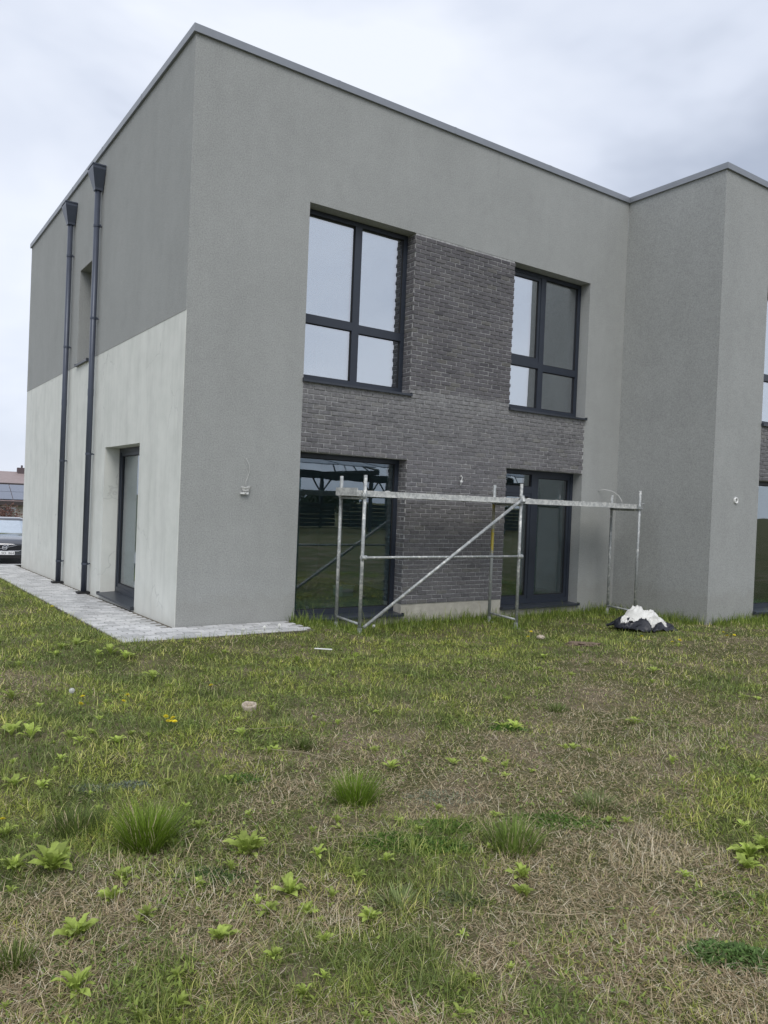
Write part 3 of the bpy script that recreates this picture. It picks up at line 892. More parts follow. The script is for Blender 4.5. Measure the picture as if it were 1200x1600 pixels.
# ------------------------------------------------------------------ rubbish by the inner corner
def lump_mesh(seed, sx, sy, sz, sub=3, amp=.25, sharp=2.0, flat=0.0):
    bm = bmesh.new(); bmesh.ops.create_icosphere(bm, subdivisions=sub, radius=1)
    from mathutils import noise as mn
    for v_ in bm.verts:
        p = v_.co.copy(); q = p * sharp + Vector((seed * 3.1, seed * 1.7, 0))
        n1 = mn.fractal(q, 1.0, 2.0, 4); n2 = mn.ridged_multi_fractal(q * 1.6, 1, 2, 3, 1, 2) if hasattr(mn, 'ridged_multi_fractal') else 0
        k = 1 + amp * n1 + amp * .22 * (n2 - 1)
        v_.co = Vector((p.x * k * sx, p.y * k * sy, max(p.z, flat - 1) * k * sz))
    me_ = bpy.data.meshes.new('lump'); bm.to_mesh(me_); bm.free()
    return me_
M['bin_bag'] = simple("black_bag", (.018, .019, .026), .33, 0, .3, 12, .8, 25)
M['sack'] = simple("white_sack", (.74, .73, .69), .62, 0, .14, 12, .7, 30)
tx, ty = 6.62, -1.94
tz = float(terr(tx, ty))
def sheet_mesh(seed, w, d, h, n=34, fold=.05, freq=5.0, thick=.004, edge=.25):
    """a crumpled sheet heaped over itself: closed thin skin"""
    from mathutils import noise as mn
    top = []
    for i in range(n + 1):
        for j in range(n + 1):
            u, v_ = i / n * 2 - 1, j / n * 2 - 1
            q = Vector((u * freq * .5 + seed * 3.3, v_ * freq * .5 - seed * 1.7, seed))
            # square to round, ragged outline
            du = mn.noise(q * .9) * edge; dv = mn.noise(q * .9 + Vector((9, 4, 2))) * edge
            uu, vv_ = u * math.sqrt(1 - v_ * v_ / 2) + du, v_ * math.sqrt(1 - u * u / 2) + dv
            rr = min(1.2, math.hypot(uu, vv_))
            rd = 1 - abs(mn.noise(q * 1.5)) * 2
            rd2 = 1 - abs(mn.noise(q * 3.4 + Vector((5, 5, 5)))) * 2
            z = h * max(0, 1 - rr ** 3.2) * (1 + .5 * mn.noise(q * .9)) + fold * (rd - .5) * (.4 + .8 * max(0, 1 - rr)) + fold * .4 * (rd2 - .5)
            top.append((uu * w / 2, vv_ * d / 2, max(.004, z + .012)))
    mb = MB(); m_ = n + 1
    mb.v = top + [(x, y, z - thick) for (x, y, z) in top]
    o2 = len(top)
    for i in range(n):
        for j in range(n):
            a = i * m_ + j
            mb.f.append((a, a + m_, a + m_ + 1, a + 1)); mb.f.append((o2 + a, o2 + a + 1, o2 + a + m_ + 1, o2 + a + m_))
    ring = [j for j in range(n)] + [i * m_ + n for i in range(n)] + [n * m_ + j for j in range(n, 0, -1)] + [i * m_ for i in range(n, 0, -1)]
    for k in range(len(ring)):
        a, b2 = ring[k], ring[(k + 1) % len(ring)]
        mb.f.append((a, b2, o2 + b2, o2 + a))
    return mb.mesh('sheet')
def sheet(nm, seed, loc, rz, w, d, h, mat, label, cat, tilt=(0, 0), **kw):
    o = obj(nm, sheet_mesh(seed, w, d, h, **kw), mat); o.location = loc; o.rotation_euler = (tilt[0], tilt[1], rz)
    for p in o.data.polygons: p.use_smooth = True
    return tag(o, label, cat)
def sack(seed, loc, rz, sx, sy, sz, label, amp=.42, sharp=1.7, nm='crumpled_sack', cat='sack', mat='sack'):
    o = obj(nm, lump_mesh(seed, sx, sy, sz, 4, amp, sharp), mat); o.location = loc; o.rotation_euler = (0, 0, rz)
    return tag(o, label, cat)
sheet('rubbish_bag', 3, (tx, ty, tz + .02), -.6, 1.0, .66, .12, 'bin_bag', 'slumped black plastic rubbish bag on the grass by the inner corner', 'bag', fold=.10, freq=5, edge=.22)
sheet('crumpled_sack', 7, (tx + .02, ty + .04, tz + .085), -.5, .62, .44, .20, 'sack', 'crumpled white plastic sack heaped on top of the black rubbish bag', 'sack', fold=.075, freq=3.6, edge=.3)
sheet('plastic_sheet', 12, (tx + .06, ty - .17, tz + .075), -.7, .40, .22, .10, 'sack', 'white sheet of plastic hanging over the front of the black bag', 'sheet', (.35, 0), fold=.06, freq=4, edge=.25)
sheet('white_rag', 21, (tx - .24, ty + .14, tz + .10), .4, .26, .13, .07, 'sack', 'small white rag at the left rim of the black bag', 'rag', fold=.04, freq=4)
foam = sack(6, (7.10, -1.78, float(terr(7.10, -1.78)) + .06), -.3, .13, .08, .065, 'pale cream foam lump on the grass right of the black bag', .22, 2.5, 'foam_lump', 'foam')

# ------------------------------------------------------------------ things inside
sk = obj('white_bag', lump_mesh(12, .22, .18, .20, 4, .3, 1.8), 'sack'); sk.location = (6.0, 1.25, .16)
tag(sk, 'white plastic bag on the floor inside the right glazed door', 'bag')
def plank(loc, l, w, h, rz, ry, label, mat='wood', nm='plank', cat='plank'):
    o = MB().box(-l / 2, l / 2, -w / 2, w / 2, 0, h).build(nm, mat, None, bevel=.003); o.location = loc; o.rotation_euler = (0, ry, rz); return tag(o, label, cat)
plank((2.6, 2.3, .0), 1.1, .14, .05, -.35, -.03, 'timber plank lying on the floor behind the wide ground floor pane')
plank((3.0, 2.0, .06), 1.0, .09, .04, .5, -.06, 'second timber offcut resting across the plank behind the wide pane')
plank((2.1, 1.9, .0), .7, .10, .04, .35, 0, 'short dark board on the floor behind the wide ground floor pane', 'darkstack', 'board', 'board')
bx_ = MB().box(-.15, .15, -.11, .11, 0, .16).box(-.165, .165, -.125, .125, .1601, .185).build('tool_box', 'white_plastic', None, bevel=.008)
bx_.location = (3.75, 2.1, 0.0); bx_.rotation_euler = (0, 0, .3); tag(bx_, 'pale lidded box on the floor behind the wide ground floor pane', 'box')

# ------------------------------------------------------------------ lawn
BIG = [(-1.74, -5.99, 0.197), (-2.55, -5.7, 0.199), (-2.32, -5.98, 0.116), (-2.4, -6.1, 0.106), (-2.58, -6.3, 0.145), (-2.66, -6.65, 0.133), (-2.13, -6.59, 0.109), (-1.74, -6.42, 0.137), (-1.76, -6.61, 0.091), (-1.55, -6.76, 0.098), (-0.76, -6.82, 0.117), (0.38, -7.24, 0.159), (0.52, -7.24, 0.146), (0.26, -7.3, 0.123), (-2.69, -5.62, 0.128), (-2.05, -6.18, 0.072), (-2.0, -6.8, 0.066), (-1.8, -6.81, 0.073), (-2.0, -7.03, 0.066), (-2.66, -5.19, 0.107)]
BIG_LABEL = ['broad dense leafy weed right of the large grass tuft', 'broad pale leafy weed left of the large grass tuft at the left edge',
    'upper weed of the close pair below the large grass tuft', 'lower weed of the close pair below the large grass tuft',
    'leafy weed at left between the weed pair and the bottom left weed', 'leafy weed nearest the bottom left corner',
    'upright leafy weed with tall centre leaf on dry straw, lower left', 'full leafy weed with upright leaves left of the pale spiky tuft',
    'yellowish weed just below the full weed with upright leaves', 'small weed just left of and below the pale spiky tuft',
    'single bright weed with raised leaves below the right grass tuft', 'leafy weed in the cluster at the right edge, upper left one',
    'leafy weed in the cluster at the right edge, rightmost one', 'leafy weed in the cluster at the right edge, lowest one',
    'leafy weed cut by the left edge beside the broad pale weed', 'small weed with round leaves in dark grass below the dense weed',
    'small weed in short grass below the upright weed with tall centre leaf', 'small weed at the top of the green patch, bottom centre',
    'small weed low in the green patch, bottom centre', 'pale weed at the left edge above the broad pale weed']
SMALL = [(-2.4, -6.92, 0.037), (-2.35, -6.31, 0.066), (-1.83, -5.61, 0.097), (-2.69, -5.86, 0.037), (-2.52, -4.54, 0.146), (-2.39, -4.63, 0.11), (-2.39, -3.6, 0.201), (-2.29, -3.74, 0.198), (-2.07, -3.84, 0.104), (-1.81, -4.06, 0.129), (-1.91, -3.81, 0.089), (-1.69, -3.95, 0.08), (-1.79, -3.52, 0.094), (-1.32, -4.71, 0.074), (-1.42, -5.04, 0.077), (-1.74, -4.89, 0.076), (-1.78, -5.28, 0.07), (-1.02, -2.37, 0.175), (-1.13, -1.34, 0.247), (-1.03, -1.52, 0.193), (-2.23, -2.59, 0.195), (-1.48, -0.76, 0.188), (-1.31, -0.69, 0.165), (-0.44, -5.33, 0.131), (-0.03, -5.45, 0.101), (0.14, -5.56, 0.093), (0.09, -5.82, 0.072), (0.32, -5.82, 0.058), (-0.88, -6.04, 0.075), (-0.36, -6.21, 0.085), (0.14, -6.58, 0.077), (0.21, -6.64, 0.084), (1.91, -5.41, 0.134), (0.98, -5.72, 0.072), (0.78, -4.22, 0.076), (3.61, -5.47, 0.095), (1.04, -2.38, 0.123), (0.57, -2.17, 0.162), (3.69, -4.27, 0.135), (2.06, -3.04, 0.096), (0.72, -7.01, 0.084), (0.87, -5.1, 0.146), (0.82, -5.02, 0.118), (-0.68, -6.5, 0.064), (-1.22, -5.97, 0.066), (-0.86, -6.17, 0.053), (2.81, -3.91, 0.119), (2.72, -3.54, 0.123), (1.19, -3.31, 0.087), (-1.97, -1.3, 0.123), (0.05, -3.21, 0.081)]
DAND = [(-0.93, 2.44), (-1.78, -2.98), (-1.86, -3.22), (-1.47, -3.13), (-1.54, -3.26), (-1.41, -3.89), (-1.41, -3.99), (-1.42, -4.09), (-1.4, -3.83), (-1.36, -3.88), (-0.76, -3.09), (5.51, -2.77), (5.4, -3.3), (5.51, -3.35), (6.76, -3.18), (6.78, -3.33), (6.46, -3.42), (4.46, -1.72), (4.2, -1.93), (-2.66, -5.12)]
SEED = [(-1.85, -2.9), (0.57, -0.77), (2.54, -0.69), (0.9, -0.71), (1.15, -0.61)]
GREEN = [(-1.03, -6.33, 0.3), (-0.72, -6.25, 0.23), (-0.12, -6.49, 0.29), (-2.23, -5.18, 0.37), (-2.02, -6.16, 0.2), (-2.36, -6.79, 0.24), (-1.85, -6.83, 0.14), (-1.61, -7.02, 0.21), (0.51, -7.03, 0.3), (0.01, -7.49, 0.17), (1.29, -5.07, 0.2), (0.95, -4.99, 0.3), (0.26, -3.18, 0.71), (-1.59, -5.18, 0.22), (1.2, -6.69, 0.28), (-1.54, -4.73, 0.24), (-1.53, -2.6, 0.49), (-1.05, -6.78, 0.14), (-1.33, -7.56, 0.13), (-1.58, -7.3, 0.11)]
DRY = [(-0.7, -3.23, 0.32), (-1.78, -4.47, 0.24), (-0.42, -5.87, 0.26), (-0.18, -5.71, 0.36), (1.39, -4.91, 0.47), (0.69, -5.38, 0.51), (1.63, -5.42, 0.35), (0.81, -5.76, 0.48), (2.37, -5.99, 0.35), (0.01, -6.92, 0.29), (-0.11, -7.15, 0.24), (-0.65, -7.22, 0.32), (-0.34, -7.46, 0.24), (-0.91, -7.58, 0.33), (-0.74, -7.84, 0.18), (-0.99, -6.84, 0.22), (-1.7, -6.61, 0.18), (-2.25, -6.82, 0.11), (-2.06, -6.66, 0.22), (-2.22, -6.19, 0.21), (-2.65, -5.94, 0.18), (-2.65, -6.41, 0.14), (-2.84, -6.58, 0.13), (-1.37, -7.12, 0.24), (-1.76, -7.31, 0.13), (-1.06, -5.35, 0.34), (-1.42, -5.48, 0.25), (-1.63, -6.06, 0.18), (-2.45, -6.17, 0.13), (0.65, -1.32, 0.29), (-1.21, -6.14, 0.19), (-0.56, -4.97, 0.26), (-0.69, -6.89, 0.17)]

def lushness(x, y):
    """0 = bare and strawy, 1 = lush"""
    n = fbm(x * .8 + 3, y * .8, 21, 4) * .75 + fbm(x * 3.2, y * 3.2, 33, 3) * .45
    far = sstep(-6.2, -3.0, y - .25 * x)
    g = (n - .60) * 2.4 + .46 + .42 * far
    for (px, py, r) in GREEN: g = g + .55 * np.exp(-(((x - px) ** 2 + (y - py) ** 2) / (r * r * .9)))
    for (px, py, r) in DRY: g = g - (.42 - .18 * far) * np.exp(-(((x - px) ** 2 + (y - py) ** 2) / (r * r * 1.1)))
    return np.clip(g, 0, 1)

def outside_lawn(x, y):
    """true where house or paving stands"""
    inh = (x > -.003) & (y > -.004) | (x > W - .003) & (y > D - .004)
    wob = (fbm(x * 4, y * 4, 77, 3) - .5) * .16
    pv = (x > -.83 + wob) & (x < 1.50 + wob) & (y > -.78 + wob)
    return inh | pv

def scatter(n, near, far, power, dens, side=1.1, spread=.56):
    """points in a wedge in front of the plot's corner view, denser towards the near end, thinned by dens (0..1)"""
    f_ = np.linspace(near, far, 400); pdf = (2 * (spread * f_ + side)) * (3.0 / f_) ** power
    cdf = np.cumsum(pdf); cdf /= cdf[-1]
    fz = np.interp(rng.random(n), cdf, f_); rx = rng.uniform(-1, 1, n) * (spread * fz + side)
    x = CAM.x + fz * .5676 + rx * .8229; y = CAM.y + fz * .8232 - rx * .5668
    k = (rng.random(n) < dens(x, y)) & ~outside_lawn(x, y)
    return x[k], y[k]

def in_view(x, y, margin):
    """1 inside a generous wedge in front of the camera, fading outside it"""
    dx, dy = x - CAM.x, y - CAM.y
    fz = dx * .567 + dy * .823; rx = dx * .823 - dy * .567
    return (np.abs(rx) < .50 * fz + margin) & (fz > .9)

def blades(x, y, length, width, lean, heading, colr, segs=2, curve=.5, z0=None, kink=None):
    """curved tapered blades as one vertex array + triangles/quads; returns verts, tri idx, colours"""
    n = len(x); z = terr(x, y) - .004 if z0 is None else z0
    hx, hy = np.cos(heading), np.sin(heading)
    px, py = -hy, hx
    rows_ = []
    cx, cy, cz = x.copy(), y.copy(), z.copy()
    ang = lean.copy()
    step = length / segs
    for s_ in range(segs + 1):
        wv_ = width * (1 - s_ / segs) ** .7
        if s_ == segs: rows_.append((cx.copy(), cy.copy(), cz.copy(), None))
        else: rows_.append((cx.copy(), cy.copy(), cz.copy(), wv_))
        cx = cx + np.sin(ang) * hx * step; cy = cy + np.sin(ang) * hy * step; cz = cz + np.cos(ang) * step
        ang = ang + curve * (1 if np.isscalar(curve) else 1)
    per = 2 * segs + 1
    V = np.zeros((n, per, 3))
    for s_ in range(segs):
        a, b2, c, w = rows_[s_]
        V[:, 2 * s_, 0] = a - px * w / 2; V[:, 2 * s_, 1] = b2 - py * w / 2; V[:, 2 * s_, 2] = c
        V[:, 2 * s_ + 1, 0] = a + px * w / 2; V[:, 2 * s_ + 1, 1] = b2 + py * w / 2; V[:, 2 * s_ + 1, 2] = c
    a, b2, c, _ = rows_[segs]
    V[:, per - 1, 0] = a; V[:, per - 1, 1] = b2; V[:, per - 1, 2] = c
    base = (np.arange(n) * per)[:, None]
    tri = []
    for s_ in range(segs - 1):
        q = 2 * s_
        tri += [[q, q + 1, q + 3], [q, q + 3, q + 2]]
    q = 2 * (segs - 1); tri.append([q, q + 1, q + 2])
    idx = (base[:, :, None] + np.array(tri)[None]).reshape(-1, 3)
    Cc = np.repeat(colr[:, None, :], per, axis=1)
    return V.reshape(-1, 3), idx, Cc.reshape(-1, 3)

def lay(name, parts, mat, label, cat):
    vs_, is_, cs_ = [], [], []; o = 0
    for v_, i_, c_ in parts:
        vs_.append(v_); is_.append(i_ + o); cs_.append(c_); o += len(v_)
    v_ = np.concatenate(vs_); i_ = np.concatenate(is_); c_ = np.concatenate(cs_)
    me_ = np_mesh(name, v_, 3, i_)
    ca = me_.color_attributes.new('Col', 'FLOAT_COLOR', 'POINT')
    ca.data.foreach_set('color', np.concatenate([c_, np.ones((len(c_), 1))], 1).astype(np.float32).ravel())
    return tag(obj(name, me_, mat), label, cat, kind='stuff')

G_DEEP = np.array([.135, .19, .028]); G_MID = np.array([.30, .36, .085]); G_PALE = np.array([.62, .62, .22]); G_BLUE = np.array([.28, .34, .115])
ST_A = np.array([.75, .62, .40]); ST_B = np.array([.44, .33, .205]); ST_C = np.array([.88, .79, .60])
def gcol(n, lush, seed, tone=None):
    u = rng.random(n)[:, None]; v_ = rng.random(n)[:, None]
    c = np.where(u < .30, G_DEEP, np.where(u < .72, G_MID, np.where(u < .88, G_BLUE, G_PALE)))
    c = c * (.75 + .5 * v_)
    if tone is not None:
        tn = tone[:, None]
        c = c * (.72 + .56 * tn) * (1 + np.array([.10, .03, -.10]) * (tn - .5) * 2)
    dry = (rng.random(n) > (.62 + .42 * lush))[:, None]
    c = np.where(dry, ST_A * (.6 + .5 * v_), c)
    return c
parts = []
# short mown grass; density falls with distance, follows the lush map
def cd(x, y): return np.hypot(x - CAM.x, y - CAM.y)
def dgrass(x, y):
    return .34 + .66 * lushness(x, y)
x, y = scatter(640000, 1.5, 17, 1.55, dgrass)
# matted clumps: half of the blades crowd towards the middle of small random cells
cl = .055
ix, iy = np.floor(x / cl), np.floor(y / cl)
jx, jy = vnoise(ix * 1.0, iy * 1.0 + .0, 301), vnoise(ix * 1.0, iy * 1.0, 302)
kk = rng.random(len(x)) < .55
x = np.where(kk, x * .45 + (ix + .2 + .6 * jx) * cl * .55, x); y = np.where(kk, y * .45 + (iy + .2 + .6 * jy) * cl * .55, y)
k = ~outside_lawn(x, y); x, y = x[k], y[k]
d = cd(x, y); lu = lushness(x, y)
n = len(x)
hgt = rng.gamma(4, .25, n) * (.024 + .026 * lu) * (1 + .25 * (fbm(x * 5, y * 5, 3) - .5))
hgt = np.clip(hgt * (.65 + .8 * vnoise(np.floor(x / cl), np.floor(y / cl), 305)), .010, .12)
wid = rng.uniform(.0022, .0044, n) * (1 + .20 * np.maximum(d - 3, 0))
parts.append(blades(x, y, hgt, wid, rng.uniform(.25, 1.35, n), rng.uniform(0, 2 * np.pi, n), gcol(n, lu, 1, np.clip((fbm(x * 3.1, y * 3.1, 91, 4) - .5) * 2.2 + .5, 0, 1)), 2, .45))
n_short = n
# taller unmown fringe along the walls, scaffold feet and paving edge
def wall_d(x, y):
    d1 = np.where((x > 1.55) & (x < W), -y, 9); d1 = np.where(d1 < 0, 9, d1)
    d2 = np.where(x >= W, D - y, 9); d2 = np.where(d2 < 0, 9, d2)
    d3 = np.where((y < 0) & (y > D), np.maximum(W - x, 0), 9)
    return np.minimum(np.minimum(d1, d2), d3)
x = rng.uniform(1.3, 13.5, 170000); y = rng.uniform(-3.9, -.01, 170000)
wd = wall_d(x, y)
pk = np.exp(-(wd / .38) ** 1.3) * (.35 + .9 * fbm(x * 2.5, y * 2.5, 44, 3))
for (px, py) in [(XS[i], yy) for i in range(3) for yy in (YF, YB)]:
    pk = pk + .6 * np.exp(-((x - px) ** 2 + (y - py) ** 2) / .03)
k = (rng.random(len(x)) < pk * .9) & ~outside_lawn(x, y)
x, y, wd = x[k], y[k], wd[k]; n = len(x)
hgt = rng.gamma(5, .2, n) * (.085 + .06 * np.exp(-wd / .2)) * (.6 + .8 * fbm(x * 3, y * 3, 12, 3))
parts.append(blades(x, y, np.clip(hgt, .03, .30), rng.uniform(.005, .010, n), rng.uniform(.02, .45, n), rng.uniform(0, 2 * np.pi, n), gcol(n, np.ones(n), 2) * np.array([.72, .82, .6]), 3, .22))
# fringe leaning over the edge of the paving
x = rng.uniform(-1.25, 1.75, 60000); y = rng.uniform(-1.25, 11, 60000)
e1 = np.abs(x + .86) + np.where(y > -.8, 0, 9); e2 = np.abs(y + .82) + np.where((x > -.9) & (x < 1.6), 0, 9)
ed = np.minimum(e1, e2)
k = (rng.random(len(x)) < .75 * np.exp(-(ed / .12) ** 2)) & ~outside_lawn(x, y)
x, y = x[k], y[k]; n = len(x)
parts.append(blades(x, y, rng.gamma(5, .2, n) * .075, rng.uniform(.004, .008, n), rng.uniform(.1, .9, n), rng.uniform(0, 2 * np.pi, n), gcol(n, np.ones(n), 2), 2, .4))
lawn = lay('lawn_grass', parts, 'grass', 'short patchy green grass covering the plot', 'grass')

# dry straw and cuttings lying flat
def dstraw(x, y):
    return np.clip((1.10 - lushness(x, y)) * (.45 + .9 * fbm(x * 4, y * 4, 61, 3)), 0, 1)
x, y = scatter(330000, 1.5, 11, 1.9, dstraw, .9); n = len(x)
d = cd(x, y)
u = rng.random(n)[:, None]
c = np.where(u < .40, ST_A, np.where(u < .84, ST_B, ST_C)) * (.55 + .6 * rng.random(n)[:, None])
ln = np.clip(rng.gamma(3, .33, n) * .045, .012, .16)
sp = [blades(x, y, ln, rng.uniform(.0016, .0034, n) * (1 + .10 * np.maximum(d - 3, 0)), rng.uniform(1.05, 1.62, n), rng.uniform(0, 2 * np.pi, n), c, 2,
             rng.uniform(-.35, .35, n), z0=terr(x, y) + rng.uniform(.0, .016, n))]
# standing dry bents in a few clumps
for (px, py, r, q, hh) in [(.05, -6.95, .32, 150, .10), (-.1, -7.05, .25, 110, .08), (-1.75, -6.75, .16, 170, .08), (1.75, -5.9, .4, 260, .09), (-2.1, -6.25, .25, 160, .08), (-1.05, -5.3, .3, 160, .07), (1.1, -5.5, .4, 160, .07), (-2.3, -6.1, .2, 120, .09)]:
    xx = rng.normal(px, r * .6, q); yy = rng.normal(py, r * .5, q)
    cc_ = np.where(rng.random(q)[:, None] < .5, ST_C, ST_A) * (.75 + .4 * rng.random(q)[:, None])
    sp.append(blades(xx, yy, rng.gamma(6, 1 / 6, q) * hh, rng.uniform(.002, .0036, q), rng.uniform(.3, 1.3, q), rng.uniform(0, 2 * np.pi, q), cc_, 3, rng.uniform(-.2, .5, q)))
lay('dry_straw', sp, 'grass', 'dry straw and mown cuttings strewn over the bare patches', 'straw')

# low ground cover: moss and clover mats of tiny leaves
gp = []
def mat_patch(px, py, rx, ry, cnt, colr, size, h, ang=0.0):
    a = rng.uniform(0, 2 * np.pi, cnt); r = np.sqrt(rng.random(cnt)) * (1 + .35 * (fbm(np.cos(a) * 2 + px, np.sin(a) * 2 + py, 8, 3) - .5) * 2)
    ca, sa = math.cos(ang), math.sin(ang)
    lx, ly = np.cos(a) * r * rx, np.sin(a) * r * ry
    x, y = px + lx * ca - ly * sa, py + lx * sa + ly * ca
    k = rng.random(cnt) < np.clip(1.25 - r, 0, 1) ** .6
    x, y, r = x[k], y[k], r[k]; q = len(x)
    c = np.array(colr) * 1.7 * (.55 + .8 * rng.random(q)[:, None])
    z0 = terr(x, y) + h * np.clip(1.1 - r, .1, 1) * rng.uniform(.1, 1, q)
    return blades(x, y, rng.uniform(.6, 1.3, q) * size, rng.uniform(.6, 1.1, q) * size, rng.uniform(.4, 1.5, q), rng.uniform(0, 2 * np.pi, q), c, 2, .3, z0=z0)
VR = math.atan2(-.567, .823)
for a in [(-.98, -6.30, .34, .13, 5200, (.060, .115, .018), .011, .022), (-.72, -6.18, .2, .12, 2200, (.07, .125, .02), .011, .02), (-.10, -6.45, .30, .13, 4200, (.065, .12, .02), .011, .022),
          (-.48, -7.70, .23, .10, 2600, (.075, .125, .035), .019, .045), (-1.95, -4.82, .13, .10, 900, (.11, .13, .10), .013, .02), (-2.15, -4.75, .12, .08, 600, (.12, .145, .10), .012, .02),
          (-.02, -7.45, .2, .1, 1500, (.075, .11, .025), .010, .015), (-1.98, -6.12, .2, .10, 1500, (.05, .085, .025), .012, .02), (.85, -5.05, .16, .09, 1800, (.06, .125, .02), .014, .03),
          (-.45, -5.85, .25, .12, 900, (.15, .17, .115), .012, .015), (-1.35, -5.05, .16, .09, 1300, (.07, .125, .025), .012, .025), (-1.15, -6.8, .15, .08, 900, (.085, .105, .05), .012, .02)]:
    gp.append(mat_patch(*a[:5], a[5], a[6], a[7], VR))
def dleaf(x, y): return np.clip((fbm(x * 2.3, y * 2.3, 141, 4) - .47) * 5, 0.02, 1) * (.35 + .65 * lushness(x, y))
x, y = scatter(90000, 1.6, 13, 1.3, dleaf); q = len(x)
c = np.where(rng.random(q)[:, None] < .6, np.array([.30, .38, .09]), np.array([.20, .29, .07])) * (.6 + .7 * rng.random(q)[:, None])
gp.append(blades(x, y, rng.uniform(.012, .030, q), rng.uniform(.007, .014, q) * (1 + .05 * cd(x, y)), rng.uniform(.5, 1.45, q), rng.uniform(0, 2 * np.pi, q), c, 2, .35, z0=terr(x, y) + rng.uniform(0, .022, q)))
lay('ground_cover', gp, 'grass', 'low dark green moss and clover mats in the thin grass', 'ground cover')

# single grass tufts
def tuft(px, py, rad, hh, cnt, colr, label, wid=.0052, spread=.75, curve=.16):
    a = rng.uniform(0, 2 * np.pi, cnt); r = np.sqrt(rng.random(cnt)) * rad * .55
    x, y = np.cos(a) * r, np.sin(a) * r
    lean = np.clip(r / (rad * .55) * spread * .75 + rng.normal(0, .16, cnt), -.2, 1.3)
    head = a + rng.normal(0, .5, cnt)
    ln = hh * rng.uniform(.55, 1.12, cnt)
    c = np.array(colr) * (.40 + 1.1 * rng.random(cnt)[:, None])
    c = np.where(rng.random(cnt)[:, None] < .05, ST_A, c)
    v_, i_, c_ = blades(x, y, ln, rng.uniform(.7, 1.2, cnt) * wid, lean, head, c, 4, curve, z0=np.full(cnt, -.01))
    me_ = np_mesh('grass_tuft', v_, 3, i_)
    ca = me_.color_attributes.new('Col', 'FLOAT_COLOR', 'POINT')
    ca.data.foreach_set('color', np.concatenate([c_, np.ones((len(c_), 1))], 1).astype(np.float32).ravel())
    o = obj('grass_tuft', me_, 'grass'); o.location = (px, py, float(terr(px, py)))
    return tag(o, label, 'grass tuft', 'grass tufts in the lawn')
tuft(-.94, -5.69, .15, .225, 520, (.19, .29, .035), 'round bright green grass tuft in the middle of the lawn')
tuft(-2.11, -5.65, .17, .235, 760, (.185, .275, .032), 'largest dense grass tuft, left of centre')
tuft(-.55, -6.54, .22, .17, 480, (.20, .28, .06), 'loose wide grass tuft right of centre beside the moss mat', spread=.7)
tuft(-1.37, -6.71, .12, .095, 210, (.27, .33, .13), 'pale spiky grass tuft with stiff leaves, lower centre', wid=.0065, spread=1.4, curve=.1)
tuft(-2.81, -6.39, .10, .10, 260, (.15, .20, .045), 'dark grass tuft cut by the left edge, lower left')
tuft(1.67, -4.79, .16, .09, 260, (.16, .22, .06), 'low grass tuft on the dry ground right of centre')
tuft(.25, -6.39, .20, .10, 330, (.20, .26, .09), 'pale loose grass tuft on straw right of the moss mat', wid=.004, spread=1.1)
tuft(-2.34, -5.26, .24, .10, 620, (.14, .19, .05), 'wide soft grass patch left of the largest tuft', spread=.6)
tuft(1.95, -5.35, .10, .075, 160, (.26, .33, .06), 'small yellow green tuft on the bare ground at right', wid=.004, spread=1.2)
tuft(-.62, -4.2, .14, .10, 240, (.25, .31, .11), 'pale tuft of broad blades right of the cut stub', wid=.005, spread=1.2)
tuft(-.75, -4.72, .12, .09, 240, (.12, .165, .04), 'small dark tuft between the stub and the round tuft')

# leafy weeds
def leaf_mesh(seed, l, w):
    r = random.Random(seed); n = 5; mb = MB()
    prof = [.22, .55, .92, .88, .12]
    rise = [0, .34, .58, .70, .62]
    tw = r.uniform(-.12, .12)
    rows_ = []
    for i in range(n):
        u = i / (n - 1)
        hw = w / 2 * prof[i]; z = l * rise[i] * .62 * r.uniform(.9, 1.1); x = l * u
        rows_.append([(x, -hw, z + hw * .45 + tw * hw), (x, 0, z), (x, hw, z + hw * .45 - tw * hw)])
    for rw in rows_: mb.v += rw
    for i in range(n - 1):
        for k in range(2): mb.f.append((i * 3 + k, i * 3 + k + 1, i * 3 + k + 4, i * 3 + k + 3))
    me_ = mb.mesh('leaf', fix=False, smooth=True); me_.materials.append(M['weed']); return me_
leaf_me = [leaf_mesh(i, 1, .30 + .05 * (i % 3)) for i in range(6)]
def weed_parts(root, size, nl, r):
    for k in range(nl):
        ring = k / nl
        l = size * .58 * (1.0 - .45 * ring) * r.uniform(.55, 1.25)
        o = bpy.data.objects.new('leaf', r.choice(leaf_me)); col.objects.link(o); o.parent = root
        a = k * 2.39996 + r.uniform(-.35, .35)
        o.location = (math.cos(a) * size * .04, math.sin(a) * size * .04, .004 + ring * size * .10)
        o.rotation_euler = (r.uniform(-.35, .35), -(.0 + .70 * ring + r.uniform(-.3, .35)), a)
        o.scale = (l, l * r.uniform(.85, 1.2), l)
for i, (x, y, w) in enumerate(BIG):
    r = random.Random(900 + i)
    root = thing('leafy_weed', BIG_LABEL[i], 'weed', (x, y, float(terr(x, y))), r.uniform(0, 6), 'bright leafy weeds in the lawn')
    weed_parts(root, w * .98, 14 + int(w * 150), r)
